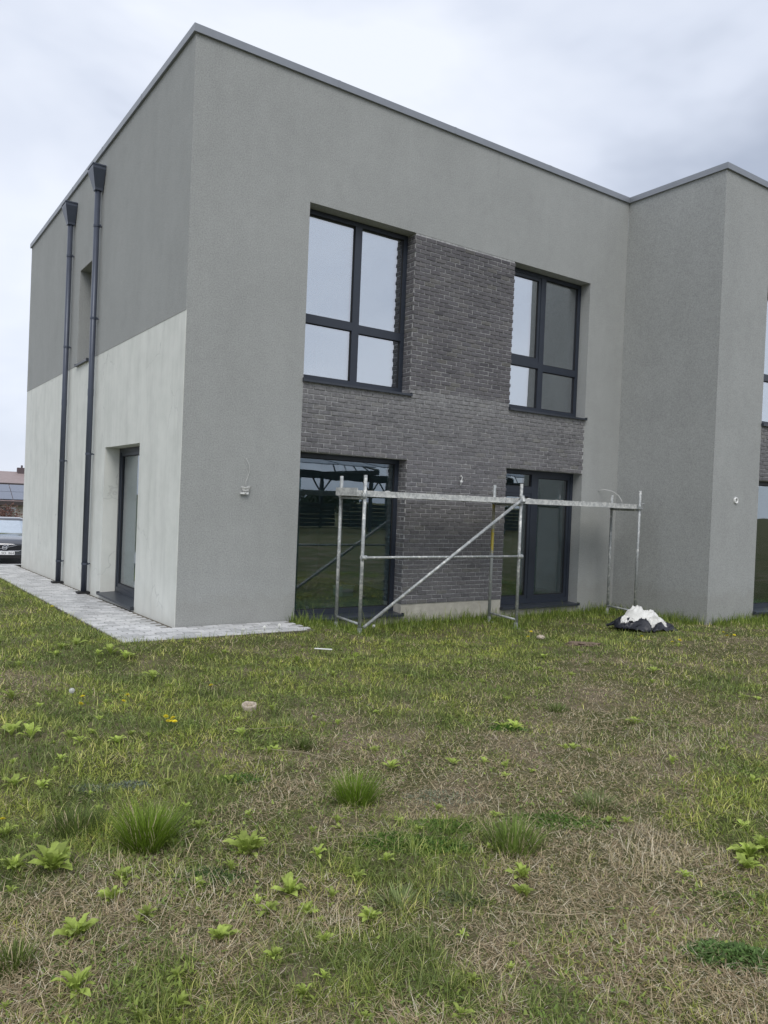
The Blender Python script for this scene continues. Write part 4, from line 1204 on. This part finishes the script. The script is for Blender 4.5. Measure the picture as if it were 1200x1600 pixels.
def weed_joined(seed, nl):
    r = random.Random(seed); mb = MB()
    for k in range(nl):
        ring = k / nl; l = .62 * (1 - .45 * ring) * r.uniform(.75, 1.2)
        me_ = r.choice(leaf_me); a = k * 2.39996 + r.uniform(-.4, .4)
        mt = Matrix.Rotation(a, 4, 'Z') @ Matrix.Rotation(-(.05 + .75 * ring), 4, 'Y')
        o_ = len(mb.v)
        for v_ in me_.vertices: mb.v.append(tuple(mt @ (v_.co * l) + Vector((0, 0, .01 + ring * .1))))
        mb.f += [tuple(o_ + q for q in p.vertices) for p in me_.polygons]
    me_ = mb.mesh('small_weed', fix=False, smooth=True); me_.materials.append(M['weed']); return me_
small_me = [weed_joined(50 + i, 9 + i) for i in range(6)]
LM = [('round bright tuft', -.94, -5.69), ('largest grass tuft', -2.11, -5.65), ('loose tuft beside the moss mat', -.55, -6.54), ('cut stub', -.69, -3.72),
      ('house corner paving', -.3, -.8), ('scaffold brace foot', 2.13, -.95), ('black rubbish bag', 6.62, -1.94), ('soil mound', 4.5, -2.66), ('clover mat at right', -.48, -7.70),
      ('weed cluster at the right edge', .38, -7.26), ('dandelion clump', -1.4, -3.95), ('white plastic strip', 1.05, -1.88), ('pale spiky tuft', -1.37, -6.71),
      ('low tuft on dry ground', 1.67, -4.79), ('white seed head at upper left', -1.85, -2.9), ('broad pale weed at the left edge', -2.55, -5.7), ('leafy weed nearest the bottom left corner', -2.66, -6.65)]
def where(x, y, used):
    v_ = lambda px, py: ((px - CAM.x) * .5676 + (py - CAM.y) * .8232, (px - CAM.x) * .8229 - (py - CAM.y) * .5668)
    fz, rx = v_(x, y); cand = []
    near = sorted(LM, key=lambda q: math.dist((x, y), q[1:]))[:5]
    for (nm, px, py) in near:
        f2, r2 = v_(px, py); df, dr = fz - f2, rx / fz * f2 - r2
        dist = math.hypot(df, dr); far = 'just ' if dist < .45 else ('well ' if dist > 1.3 else '')
        if abs(dr) > 1.8 * abs(df): d_ = 'right of' if dr > 0 else 'left of'
        elif abs(df) > 1.8 * abs(dr): d_ = 'above' if df > 0 else 'below'
        else: d_ = ('above and ' if df > 0 else 'below and ') + ('right of' if dr > 0 else 'left of')
        cand.append(far + d_ + ' the ' + nm)
    for c in cand:
        if c not in used: used.add(c); return c
    c = cand[0] + ' and ' + cand[1]; used.add(c); return c
used_w = set()
for i, (x, y, w) in enumerate(SMALL):
    o = bpy.data.objects.new('small_weed', small_me[i % 6]); col.objects.link(o)
    o.location = (x, y, float(terr(x, y))); o.rotation_euler = (random.uniform(-.1, .1), random.uniform(-.1, .1), random.uniform(0, 6.28)); o.scale = (w, w, w * random.uniform(.7, 1.0))
    tag(o, 'small leafy weed ' + where(x, y, used_w), 'weed', 'small weeds scattered over the lawn')

cnt = 0
tries = 0
while cnt < 120 and tries < 4000:
    tries += 1
    fz = 2.4 + 7.5 * random.random() ** 1.2; rx = random.uniform(-.55, .55) * fz
    x, y = CAM.x + fz * .5676 + rx * .8229, CAM.y + fz * .8232 - rx * .5668
    if bool(outside_lawn(np.array(x), np.array(y))) or y > -1.0: continue
    if random.random() > (.95 if rx < 0 else .45): continue
    w = random.uniform(.03, .085) * (1 + .06 * fz)
    o = bpy.data.objects.new('weed_seedling', small_me[random.randrange(6)]); col.objects.link(o)
    o.location = (x, y, float(terr(x, y)) + .004); o.rotation_euler = (random.uniform(-.25, .25), random.uniform(-.25, .25), random.uniform(0, 6.28)); o.scale = (w, w * random.uniform(.7, 1.1), w * random.uniform(.8, 1.3))
    sd = 'left' if rx / fz < -.15 else ('right' if rx / fz > .15 else 'middle'); dp_ = 'near' if fz < 4 else ('central' if fz < 6.5 else 'far')
    tag(o, 'tiny bright weed seedling in the %s grass, %s part of the lawn' % (dp_, sd), 'weed', 'weed seedlings, %s %s' % (dp_, sd))
    cnt += 1

# dandelions
def petal_mesh(seed):
    r = random.Random(seed); mb = MB()
    for ring, (cnt, rad, up) in enumerate(((14, .019, .004), (11, .014, .008), (7, .008, .011))):
        for k in range(cnt):
            a = 2 * math.pi * k / cnt + r.uniform(-.1, .1)
            ca, sa = math.cos(a), math.sin(a); w = .0032
            mb.poly([(-sa * w * .4, ca * w * .4, 0), (sa * w * .4, -ca * w * .4, 0), (ca * rad + sa * w, sa * rad - ca * w, up), (ca * rad - sa * w, sa * rad + ca * w, up)])
    me_ = mb.mesh('flower_head', fix=False); me_.materials.append(M['petal']); return me_
pm_ = [petal_mesh(i) for i in range(3)]
stem_me = MB().path([(0, 0, 0), (.004, .002, .02), (.006, .004, .045), (.003, .006, .066)], .0018, 5).mesh('stem'); stem_me.materials.append(M['stalk'])
sm_ = MB()
for k in range(90):
    u = k / 89 * 2 - 1; a = k * 2.4; rr = math.sqrt(max(0, 1 - u * u)); d_ = Vector((rr * math.cos(a), rr * math.sin(a), u))
    p = d_ * .017; s1 = d_.orthogonal().normalized() * .004; s2 = d_.cross(s1).normalized() * .004
    sm_.poly([p + s1, p + s2, p - s1, p - s2])
seed_me = sm_.mesh('seed_head', fix=False); seed_me.materials.append(M['seed'])
def dl_label(x, y):
    if y > 0: return 'yellow dandelion in the grass beside the far end of the paved strip'
    if x > 6: return 'yellow dandelion near the projecting wall at the right'
    if x > 5: return 'yellow dandelion in the grass in front of the black rubbish bag'
    if x > 3: return 'yellow dandelion beside the pale stone in front of the scaffold'
    if y < -5: return 'yellow dandelion at the very left edge of the lawn'
    if x > -1: return 'lone yellow dandelion above and left of the cut stub'
    if y < -3.7: return 'yellow dandelion in the clump left of the cut stub'
    return 'yellow dandelion in the upper left of the lawn near the white seed head'
def flower(nm, head_me, hn, x, y, label, cat, grp, hs=1.0, fs=1.0):
    t_ = thing(nm, label, cat, (x, y, float(terr(x, y))), random.uniform(0, 6), grp)
    s_ = bpy.data.objects.new('stem', stem_me); col.objects.link(s_); s_.parent = t_; s_.scale = (hs, hs, hs)
    h_ = bpy.data.objects.new(hn, head_me); col.objects.link(h_); h_.parent = t_; h_.location = (.003 * hs, .006 * hs, .066 * hs); h_.scale = (fs, fs, fs)
    h_.rotation_euler = (random.uniform(-.4, .4), random.uniform(-.4, .4), 0)
for i, (x, y) in enumerate(DAND):
    d_ = math.dist((x, y), (CAM.x, CAM.y))
    flower('dandelion', pm_[i % 3], 'flower_head', x, y, dl_label(x, y), 'flower', 'yellow dandelions', .8 + .5 * random.random(), 1.0 if d_ < 7.5 else 1.25)
for (x, y), lb in zip(SEED, ('white dandelion seed head at the upper left of the lawn', 'white seed head at the front edge of the paving below the house corner', 'white seed head at the foot of the scaffold brace',
                             'white seed head at the front edge of the paving, middle one', 'white seed head at the right end of the front paving')):
    flower('dandelion_clock', seed_me, 'seed_head', x, y, lb, 'flower', 'white seed heads', 1.5, 1.25)

# ------------------------------------------------------------------ small things on the lawn
x, y = -.69, -3.72
st = thing('cut_stub', 'short hollow bleached tube stub sticking out of the lawn', 'pipe stub', (x, y, float(terr(x, y)) - .01))
mb = MB(); rings = []
for r, z in ((.052, 0), (.054, .03), (.060, .052), (.058, .064), (.047, .062), (.044, .03), (.044, .012)):
    rings.append([(math.cos(a) * r * random.uniform(.96, 1.04), math.sin(a) * r * random.uniform(.96, 1.04), z + (random.uniform(-.004, .004) if z > .05 else 0)) for a in [k * 2 * math.pi / 28 for k in range(28)]])
mb.loft(rings, caps=False).build('tube', 'clay', st, smooth=True)
MB().tube((0, 0, .0), (0, 0, .014), .045, 16).build('soil_plug', 'soil', st)
st.rotation_euler = (.10, -.08, 0)
mo = obj('soil_mound', lump_mesh(21, .26, .12, .05, 4, .35, 3), 'soil'); mo.location = (4.5, -2.66, float(terr(4.5, -2.66))); mo.rotation_euler = (0, 0, -.6)
tag(mo, 'small bare reddish soil mound in the grass in front of the scaffold', 'soil mound')
so_ = obj('pale_stone', lump_mesh(22, .06, .035, .03, 3, .3, 2), 'stone'); so_.location = (4.4, -1.97, float(terr(4.4, -1.97)) + .04); so_.rotation_euler = (0, 0, -.4)
tag(so_, 'pale tan stone lying in the grass in front of the scaffold', 'stone')
o = MB().box(-.10, .10, -.010, .010, 0, .012).build('white_strip', 'white_plastic', None, bevel=.003)
o.location = (1.05, -1.88, float(terr(1.05, -1.88)) + .045); o.rotation_euler = (0, .03, -.55); tag(o, 'short white plastic strip on the grass below the front paving', 'strip')
def stalk(pts_, r, label, mat='straw'):
    p3 = [(px, py, float(terr(px, py)) + pz_) for (px, py, pz_) in pts_]
    o = MB().path(p3, [r * .55 * (1 - .6 * i / (len(p3) - 1)) for i in range(len(p3))], 6).build('dry_stalk', mat, None, smooth=True)
    return tag(o, label, 'stalk', 'dry stalks lying on the lawn')
stalk([(-1.03, -4.70, .03), (-.93, -4.80, .035), (-.83, -4.91, .04), (-.72, -5.05, .02)], .006, 'dry woody stalk lying above the round bright green tuft')
stalk([(-1.07, -4.18, .03), (-.85, -4.28, .05), (-.66, -4.36, .05), (-.58, -4.48, .02)], .004, 'thin pale stalk bent over below the cut stub')
stalk([(-1.95, -6.45, .02), (-1.93, -6.55, .06), (-1.91, -6.66, .05), (-1.88, -6.78, .01)], .004, 'pale dry stalk standing left of the yellowish weed')
stalk([(-2.08, -6.60, .02), (-1.98, -6.50, .05), (-1.90, -6.38, .03)], .0035, 'pale dry stalk lying across the straw beside the upright weed')
stalk([(-1.02, -7.05, .03), (-.88, -7.16, .035), (-.74, -7.22, .03), (-.62, -7.34, .02)], .004, 'long dry stalk flat on the straw, lower right')
stalk([(1.6, -5.3, .03), (1.78, -5.42, .08), (1.92, -5.48, .05), (2.15, -5.65, .03)], .005, 'dry bent stalk on the bare ground at right')
stalk([(-1.42, -6.02, .02), (-1.25, -6.13, .03), (-1.12, -6.22, .02)], .0035, 'thin dry twig left of the moss mat')
o = stalk([(4.85, -.28, .02), (4.80, -.30, .16), (4.77, -.31, .27), (4.73, -.31, .33)], .008, 'white dry stalk leaning at the concrete foot below the brick panel')

# ------------------------------------------------------------------ parked car beyond the house
def make_car():
    cx, cy = .28, 14.98
    zg = float(terr(-8, cy)) + .062
    car = thing('parked_car', 'dark car with chrome badge parked facing us beyond the house', 'car', (cx, cy, zg), math.radians(-9))
    car.scale = (1, 1, .88)
    M['paint'] = simple("dark_blue_paint", (.020, .024, .036), .16, .3, .05)
    M['chrome'] = simple("chrome", (.75, .76, .78), .12, 1.0, .03)
    M['carglass'] = simple("car_glass", (.70, .76, .80), .05, .8, .05)  # pale metallic base stands in for bright sky reflected in the glass
    pb = M['paint'].node_tree.nodes['Principled BSDF']; pb.inputs['Coat Weight'].default_value = 1; pb.inputs['Coat IOR'].default_value = 2.0; pb.inputs['Coat Roughness'].default_value = .04
    M['lamp'] = simple("headlamp_glass", (.55, .58, .60), .08, .2, .1)
    M['plate'] = simple("plate_white", (.80, .80, .80), .4, 0, .03)
    M['ink'] = simple("plate_ink", (.02, .02, .02), .5)
    M['euband'] = simple("plate_blue", (.02, .05, .35), .4)
    M['tyre'] = simple("tyre", (.016, .016, .017), .85)
    # stations: y, half width low, half width belt, z low, z belt (bonnet or boot deck height), z mid
    ST = [(-.02, .62, .58, .26, .60), (.05, .80, .74, .19, .70), (.25, .87, .80, .17, .78), (.6, .89, .82, .16, .83), (1.25, .90, .83, .16, .91),
          (1.6, .90, .83, .16, .93), (2.6, .90, .83, .16, .95), (3.6, .89, .82, .17, .97), (4.2, .87, .78, .22, .96), (4.5, .78, .68, .30, .86)]
    rings = []
    for (y, wl, wb, zl, zb) in ST:
        zm = (zl + zb) * .5 + .05
        half = [(.0, zl), (wl * .9, zl), (wl, zl + .10), (wl + .015, zm), (wb + .03, zb - .06), (wb - .06, zb), (wb * .5, zb + .025), (0, zb + .035)]
        ring = [(x, y, z) for x, z in half] + [(-x, y, z) for x, z in reversed(half[1:-1])]
        rings.append(ring)
    MB().loft(rings).build('body', 'paint', car, smooth=True)
    gh = [(1.05, .74, .90, .72, .93), (1.75, .73, .93, .60, 1.33), (2.2, .73, .94, .585, 1.40), (3.0, .73, .95, .58, 1.39), (3.6, .72, .96, .57, 1.28), (4.15, .68, .94, .62, .985)]
    def greenh(k, z_in):
        rr = []
        for (y, wb, zb, wt, zt) in gh:
            rr.append([(wb * k, y, zb + z_in), (wt * k, y, zt), (wt * .6, y, zt + .03), (-wt * .6, y, zt + .03), (-wt * k, y, zt), (-wb * k, y, zb + z_in)])
        return rr
    MB().loft(greenh(1.0, 0)).build('glasshouse', 'carglass', car)
    # roof skin and pillars
    r_ = MB()
    rr = []
    for (y, wb, zb, wt, zt) in gh[1:5]:
        rr.append([(wt + .012, y, zt - .02), (wt * .62, y, zt + .043), (-wt * .62, y, zt + .043), (-wt - .012, y, zt - .02), (-wt * .6, y, zt + .01), (wt * .6, y, zt + .01)])
    r_.loft(rr).build('roof', 'paint', car, smooth=True)
    for sx in (-1, 1):
        MB().tube((sx * .745, 1.03, .92), (sx * .612, 1.76, 1.335), .028, 8).build('pillar', 'paint', car)
        MB().tube((sx * .745, 2.65, .95), (sx * .59, 2.65, 1.40), .03, 8).build('pillar', 'paint', car)
        MB().tube((sx * .69, 4.15, .98), (sx * .58, 3.58, 1.29), .04, 8).build('pillar', 'paint', car)
        # headlamp, wing mirror, wheels
        MB().loft([[(sx * .50, -.005, .58), (sx * .78, .06, .60), (sx * .80, .10, .68), (sx * .54, .02, .69)], [(sx * .50, .2, .58), (sx * .84, .3, .60), (sx * .84, .3, .69), (sx * .54, .2, .70)]]).build('headlight', 'lamp', car)
        mi = MB().box(sx * .86 - .06 if sx > 0 else sx * .86 - .10, sx * .86 + .10 if sx > 0 else sx * .86 + .06, 1.28, 1.40, .93, 1.05).build('wing_mirror', 'paint', car, bevel=.02)
        for y in (.85, 3.55):
            wh = bpy.data.objects.new('wheel', None); col.objects.link(wh); wh.parent = car; wh.location = (sx * .80, y, .31)
            tr_ = MB(); rings = []
            for (r, x) in ((.20, -.10), (.29, -.10), (.315, -.07), (.315, .07), (.29, .10), (.20, .10)):
                rings.append([(x, math.cos(a) * r, math.sin(a) * r) for a in [k * 2 * math.pi / 24 for k in range(24)]])
            tr_.loft(rings, caps=False).build('tyre', 'tyre', wh, smooth=True)
            rm = MB().tube((-.07, 0, 0), (.085 * sx, 0, 0), .20, 20)
            rm.build('rim', 'chrome', wh)
            for k in range(5):
                a = k * 2 * math.pi / 5
                MB().quadbox([(sx * .086, -.02 * math.sin(a) + .05 * math.cos(a), .02 * math.cos(a) + .05 * math.sin(a))] * 0 or
                             [(sx * q, c1 * math.cos(a) - c2 * math.sin(a), c1 * math.sin(a) + c2 * math.cos(a)) for q in (.0855, .1) for c1, c2 in ((.03, -.02), (.19, -.02), (.19, .02), (.03, .02))]).build('spoke', 'chrome', wh)
    # grille with chrome surround, bars, diagonal bar and ring badge
    g = MB().loft([[(-.40, -.035, .44), (.40, -.035, .44), (.47, -.025, .52), (.46, -.022, .62), (-.46, -.022, .62), (-.47, -.025, .52)], [(-.40, .03, .44), (.40, .03, .44), (.47, .03, .52), (.46, .03, .62), (-.46, .03, .62), (-.47, .03, .52)]]).build('grille', 'black', car)
    for k in range(4):
        z = .47 + k * .04
        MB().box(-.45, .45, -.043, -.036, z, z + .006).build('grille_bar', 'steel_dark', g)
    MB().path([(-.475, -.035, .63), (-.48, -.04, .54), (-.44, -.045, .47), (-.36, -.045, .435), (0, -.05, .43), (.36, -.045, .435), (.44, -.045, .47), (.48, -.04, .54), (.475, -.035, .63)], .011).build('grille_trim', 'chrome', g)
    MB().quadbox([(-.33, -.05, .452), (-.29, -.05, .452), (-.29, -.04, .452), (-.33, -.04, .452), (.29, -.05, .622), (.33, -.05, .622), (.33, -.04, .622), (.29, -.04, .622)]).build('diagonal_bar', 'chrome', g)
    mb = MB(); rings = []
    for k in range(28):
        a = 2 * math.pi * k / 28
        rings.append([(math.cos(a) * (.062 + .012 * math.cos(q)), -.056 + .010 * math.sin(q), .537 + math.sin(a) * (.062 + .012 * math.cos(q))) for q in [j * math.pi / 3 for j in range(6)]])
    rings.append(rings[0])
    mb.loft(rings, caps=False).box(-.055, .055, -.066, -.055, .522, .552)
    mb.path([(.045, -.056, .585), (.095, -.056, .62)], .010).path([(.095, -.056, .585), (.095, -.056, .622), (.06, -.056, .622)], .009)
    mb.build('badge', 'chrome', g)
    MB().box(-.62, .62, -.028, .02, .20, .30).build('lower_intake', 'black', car, bevel=.01)
    MB().loft([[(-.70, -.035, .30), (.70, -.035, .30), (.74, -.03, .43), (-.74, -.03, .43)], [(-.8, .12, .30), (.8, .12, .30), (.8, .12, .43), (-.8, .12, .43)]]).build('bumper', 'paint', car, smooth=False)
    pl = MB().box(-.26, .26, -.066, -.052, .312, .422).build('number_plate', 'plate', car)
    MB().box(-.258, -.218, -.0675, -.0665, .314, .420).build('plate_band', 'euband', pl)
    cu = bpy.data.curves.new('plate_text', 'FONT'); cu.body = 'SO  864'; cu.size = .098; cu.extrude = .0008; cu.align_x = 'RIGHT'
    to = bpy.data.objects.new('plate_text', cu); col.objects.link(to)
    dg = bpy.context.evaluated_depsgraph_get(); tme = bpy.data.meshes.new_from_object(to.evaluated_get(dg)); bpy.data.objects.remove(to)
    tme.materials.clear(); tme.materials.append(M['ink'])
    tob = bpy.data.objects.new('plate_text', tme); col.objects.link(tob); tob.parent = pl
    tob.location = (.245, -.0672, .332); tob.rotation_euler = (math.pi / 2, 0, 0)
    MB().box(-.05, .05, 1.62, 1.66, 1.22, 1.28).build('rear_view_mirror', 'black', car)
    return car
make_car()
MB().box(-6, 14, 12.7, 12.82, -.5, float(terr(-8, 12.76)) + .085).build('kerb', 'paver', None)['kind'] = 'structure'

# hedge and fence behind the car
def leaf_cloud(name, centers, count, size, mat, parent, seed):
    r = np.random.default_rng(seed)
    cs = np.array([c[:3] for c in centers], float); rs = np.array([c[3:6] for c in centers], float)
    pick = r.integers(0, len(cs), count)
    dv = r.normal(size=(count, 3)); dv /= np.linalg.norm(dv, axis=1)[:, None]
    rad = r.random(count) ** .45
    p = cs[pick] + dv * rs[pick] * rad[:, None]
    a = r.normal(size=(count, 3)); a /= np.linalg.norm(a, axis=1)[:, None]
    b2 = np.cross(a, r.normal(size=(count, 3))); b2 /= np.linalg.norm(b2, axis=1)[:, None]
    s_ = size * r.uniform(.6, 1.4, count)[:, None]
    V = np.stack([p - a * s_, p + b2 * s_ * .5, p + a * s_, p - b2 * s_ * .5], 1).reshape(-1, 3)
    me_ = np_mesh(name, V, 4, np.arange(count * 4).reshape(-1, 4))
    return obj(name, me_, mat, parent)
def shrub(name, label, cat, x, y, w, h, mat, cnt, seed, size=.06, group=None):
    zg = float(terr(x, y)) if abs(x) < 1000 else 0
    t_ = thing(name, label, cat, (x, y, zg), 0, group)
    r = random.Random(seed)
    cen = [(r.uniform(-.5, .5) * w, r.uniform(-.35, .35) * w * .6, h * r.uniform(.35, .75), w * r.uniform(.2, .34), w * .25, h * r.uniform(.22, .34)) for _ in range(9)]
    leaf_cloud('crown', cen, cnt, size, mat, t_, seed)
    mb = MB()
    for k in range(6):
        c = cen[k]
        mb.path([(r.uniform(-.1, .1) * w, 0, 0), (c[0] * .4, c[1] * .4, c[2] * .45), (c[0], c[1], c[2])], [.035 * h / 2, .025 * h / 2, .008], 6)
    mb.build('stems', 'bark', t_)
for k, (x, y, w, h, lb) in enumerate(((3.6, 35.2, 2.4, 2.75, 'reddish brown leafless looking hedge bush behind the parked car, right part'), (1.7, 35.6, 2.2, 2.4, 'reddish brown hedge bush behind the parked car, left part'),
                                     (5.8, 35.0, 2.4, 2.85, 'reddish brown hedge bush hidden mostly behind the house corner'))):
    shrub('hedge_bush', lb, 'hedge', x, y, w, h, 'redleaf', 5200, 40 + k, .055, 'brown hedge bushes behind the car')
fn = thing('board_fence', 'low dark board fence left of the brown hedge', 'fence', (1.2, 33.2, float(terr(1.2, 33.2))))
for k in range(24):
    MB().box(-3.2 + k * .16, -3.06 + k * .16, 0, .02, 0, 1.35 + .01 * (k % 3)).build('board', 'steel_dark', fn)
MB().box(-3.2, .64, .021, .06, .3, .38).build('rail', 'steel_dark', fn); MB().box(-3.2, .64, .021, .06, 1.0, 1.08).build('rail', 'steel_dark', fn)

# two houses beyond
M['roofbrown'] = simple("brown_roof", (.30, .235, .225), .6, 0, .1, 2)
M['far_wall'] = simple("far_plaster", (.45, .42, .37), .9)
M['solar'] = simple("solar_panel", (.20, .22, .27), .12, .3, .08)
M['fascia'] = simple("dark_fascia", (.055, .045, .045), .6)
M['chim'] = simple("chimney_brick", (.11, .085, .09), .9)
def far_house(x, y, rz, wd, dp, eave, ridge, label, solar=False):
    zg = float(terr(x, y))
    h = thing('far_house', label, 'house', (x, y, zg), rz)
    MB().box(-wd / 2, wd / 2, 0, dp, -.3, eave).build('wall', 'far_wall', h)
    ov = .45
    r_ = MB()
    r_.quadbox([(-wd / 2 - ov, -ov, eave - .1), (wd / 2 + ov, -ov, eave - .1), (wd / 2 + ov, dp / 2, ridge - .12), (-wd / 2 - ov, dp / 2, ridge - .12),
                (-wd / 2 - ov, -ov, eave + .05), (wd / 2 + ov, -ov, eave + .05), (wd / 2 + ov, dp / 2, ridge), (-wd / 2 - ov, dp / 2, ridge)])
    r_.quadbox([(-wd / 2 - ov, dp + ov, eave - .1), (-wd / 2 - ov, dp / 2 + .002, ridge - .12), (wd / 2 + ov, dp / 2 + .002, ridge - .12), (wd / 2 + ov, dp + ov, eave - .1),
                (-wd / 2 - ov, dp + ov, eave + .05), (-wd / 2 - ov, dp / 2 + .002, ridge), (wd / 2 + ov, dp / 2 + .002, ridge), (wd / 2 + ov, dp + ov, eave + .05)])
    ro = r_.build('roof', 'roofbrown', h)
    MB().box(-wd / 2 - ov, wd / 2 + ov, -ov - .10, -ov - .002, eave - .22, eave + .08).build('gutter', 'fascia', h)
    MB().poly([(-wd / 2, .001, eave), (-wd / 2, dp, eave), (-wd / 2, dp / 2, ridge - .13)]).poly([(wd / 2, .001, eave), (wd / 2, dp, eave), (wd / 2, dp / 2, ridge - .13)]).build('gable', 'far_wall', h, fix=False)
    for k in range(4):
        xx = -wd / 2 + wd * (k + .5) / 4
        wn = MB().box(xx - .6, xx + .6, -.03, .0, 1.0, min(2.2, eave - .3)).build('window', 'white_plastic', h)
        MB().box(xx - .52, xx + .52, -.045, -.031, 1.08, min(2.12, eave - .38)).build('pane', 'carglass', wn)
    if solar:
        sl = (ridge - eave) / (dp / 2 + ov)
        nx_ = int(wd // 1.1); rows_ = 2
        for i in range(nx_):
            for j in range(rows_):
                x0 = -wd / 2 + .1 + i * 1.1; y0 = -.25 + j * ((dp / 2) / 2 + .05); y1 = y0 + dp / 4 - .02
                zf = lambda yy: eave + .05 + (yy + ov) * sl + .10
                MB().quadbox([(x0, y0, zf(y0) - .04), (x0 + 1.06, y0, zf(y0) - .04), (x0 + 1.06, y1, zf(y1) - .04), (x0, y1, zf(y1) - .04), (x0, y0, zf(y0)), (x0 + 1.06, y0, zf(y0)), (x0 + 1.06, y1, zf(y1)), (x0, y1, zf(y1))]).build('solar_panel', 'solar', ro)
    return h, ro
h1, r1 = far_house(10.0, 88, -.05, 26, 10, 3.85, 5.35, 'far house with long pinkish brown roof and twin pot chimney')
ch = MB().box(2.6, 4.1, 4.2, 5.0, 4.7, 5.85).build('chimney', 'chim', r1)
for x in (3.1, 3.6): MB().tube((x, 4.6, 5.851), (x, 4.6, 6.15), .11, 8).build('chimney_pot', 'chim', r1)
far_house(7.2, 52, -.05, 11, 6, 2.35, 3.55, 'low outbuilding with pale solar panels on its roof behind the brown hedge', True)

# ------------------------------------------------------------------ beyond the camera, mirrored in the glass
def canopy(x0, y0, label):
    c = thing('steel_canopy', label, 'canopy', (x0, y0, float(terr(x0, y0))), .04)
    nb, bay, dp = 6, 5.0, 6.0
    for i in range(nb + 1):
        x = i * bay
        for y in (0, -dp):
            MB().box(x - .09, x + .09, y - .09, y + .09, -.3, 3.25).build('column', 'steel_dark', c)
            for s_ in (-1, 1):
                if 0 <= i + s_ <= nb: MB().tube((x, y, 2.2), (x + s_ * .8, y, 3.22), .05, 6).build('brace', 'steel_dark', c)
        MB().box(x - .07, x + .07, -dp - .6, .8, 3.255, 3.50).build('rafter', 'steel_dark', c)
        MB().tube((x, .75, 3.5), (x, -dp + .3, 4.5), .06, 6).build('truss_chord', 'steel_dark', c)
        for k in range(4):
            MB().tube((x, -.4 - k * 1.3, 3.5), (x, -1.0 - k * 1.3, 3.75 + k * .22), .035, 6).build('truss_web', 'steel_dark', c)
    for y, z in ((0, 3.02), (-dp, 3.02), (0, 2.05)):
        MB().box(-.2, nb * bay + .2, y - .06, y + .06, z, z + (.24 if z > 3 else .13)).build('beam', 'steel_dark', c)
    for i in range(nb):
        for k in range(2):
            xx = i * bay + .15 + k * 2.4
            MB().quadbox([(xx, .9, 3.62), (xx + 2.2, .9, 3.62), (xx + 2.2, -2.4, 4.16), (xx, -2.4, 4.16), (xx, .9, 3.67), (xx + 2.2, .9, 3.67), (xx + 2.2, -2.4, 4.21), (xx, -2.4, 4.21)]).build('roof_panel', 'panel_grey', c)
    return c
canopy(6.0, -27.5, 'open dark steel canopy frame mirrored in the wide ground floor pane')
for k in range(7):
    x = 4 + k * 5.1
    st_ = thing('board_stack', ('long dark stack of boards under the steel canopy, seen only as a reflection'), 'stack', (x, -31.5 - (k % 2), float(terr(x, -31.5))), random.uniform(-.08, .08), 'dark stacks under the canopy')
    for j in range(6):
        MB().box(-2.3 + random.uniform(-.1, .1), 2.3 + random.uniform(-.1, .1), -.6, .6, .1 + j * .25, .30 + j * .25).build('board_layer', 'darkstack', st_)
for k in range(9):
    x = -6 + k * 8.5 + random.uniform(-2, 2); y = -62 - random.uniform(0, 10)
    shrub('far_tree', 'bushy dark tree on the far field edge, seen only as a reflection', 'tree', x, y, random.uniform(5, 8), random.uniform(1.7, 2.7), 'treeleaf', 2600, 70 + k, .22, 'trees on the far field edge')
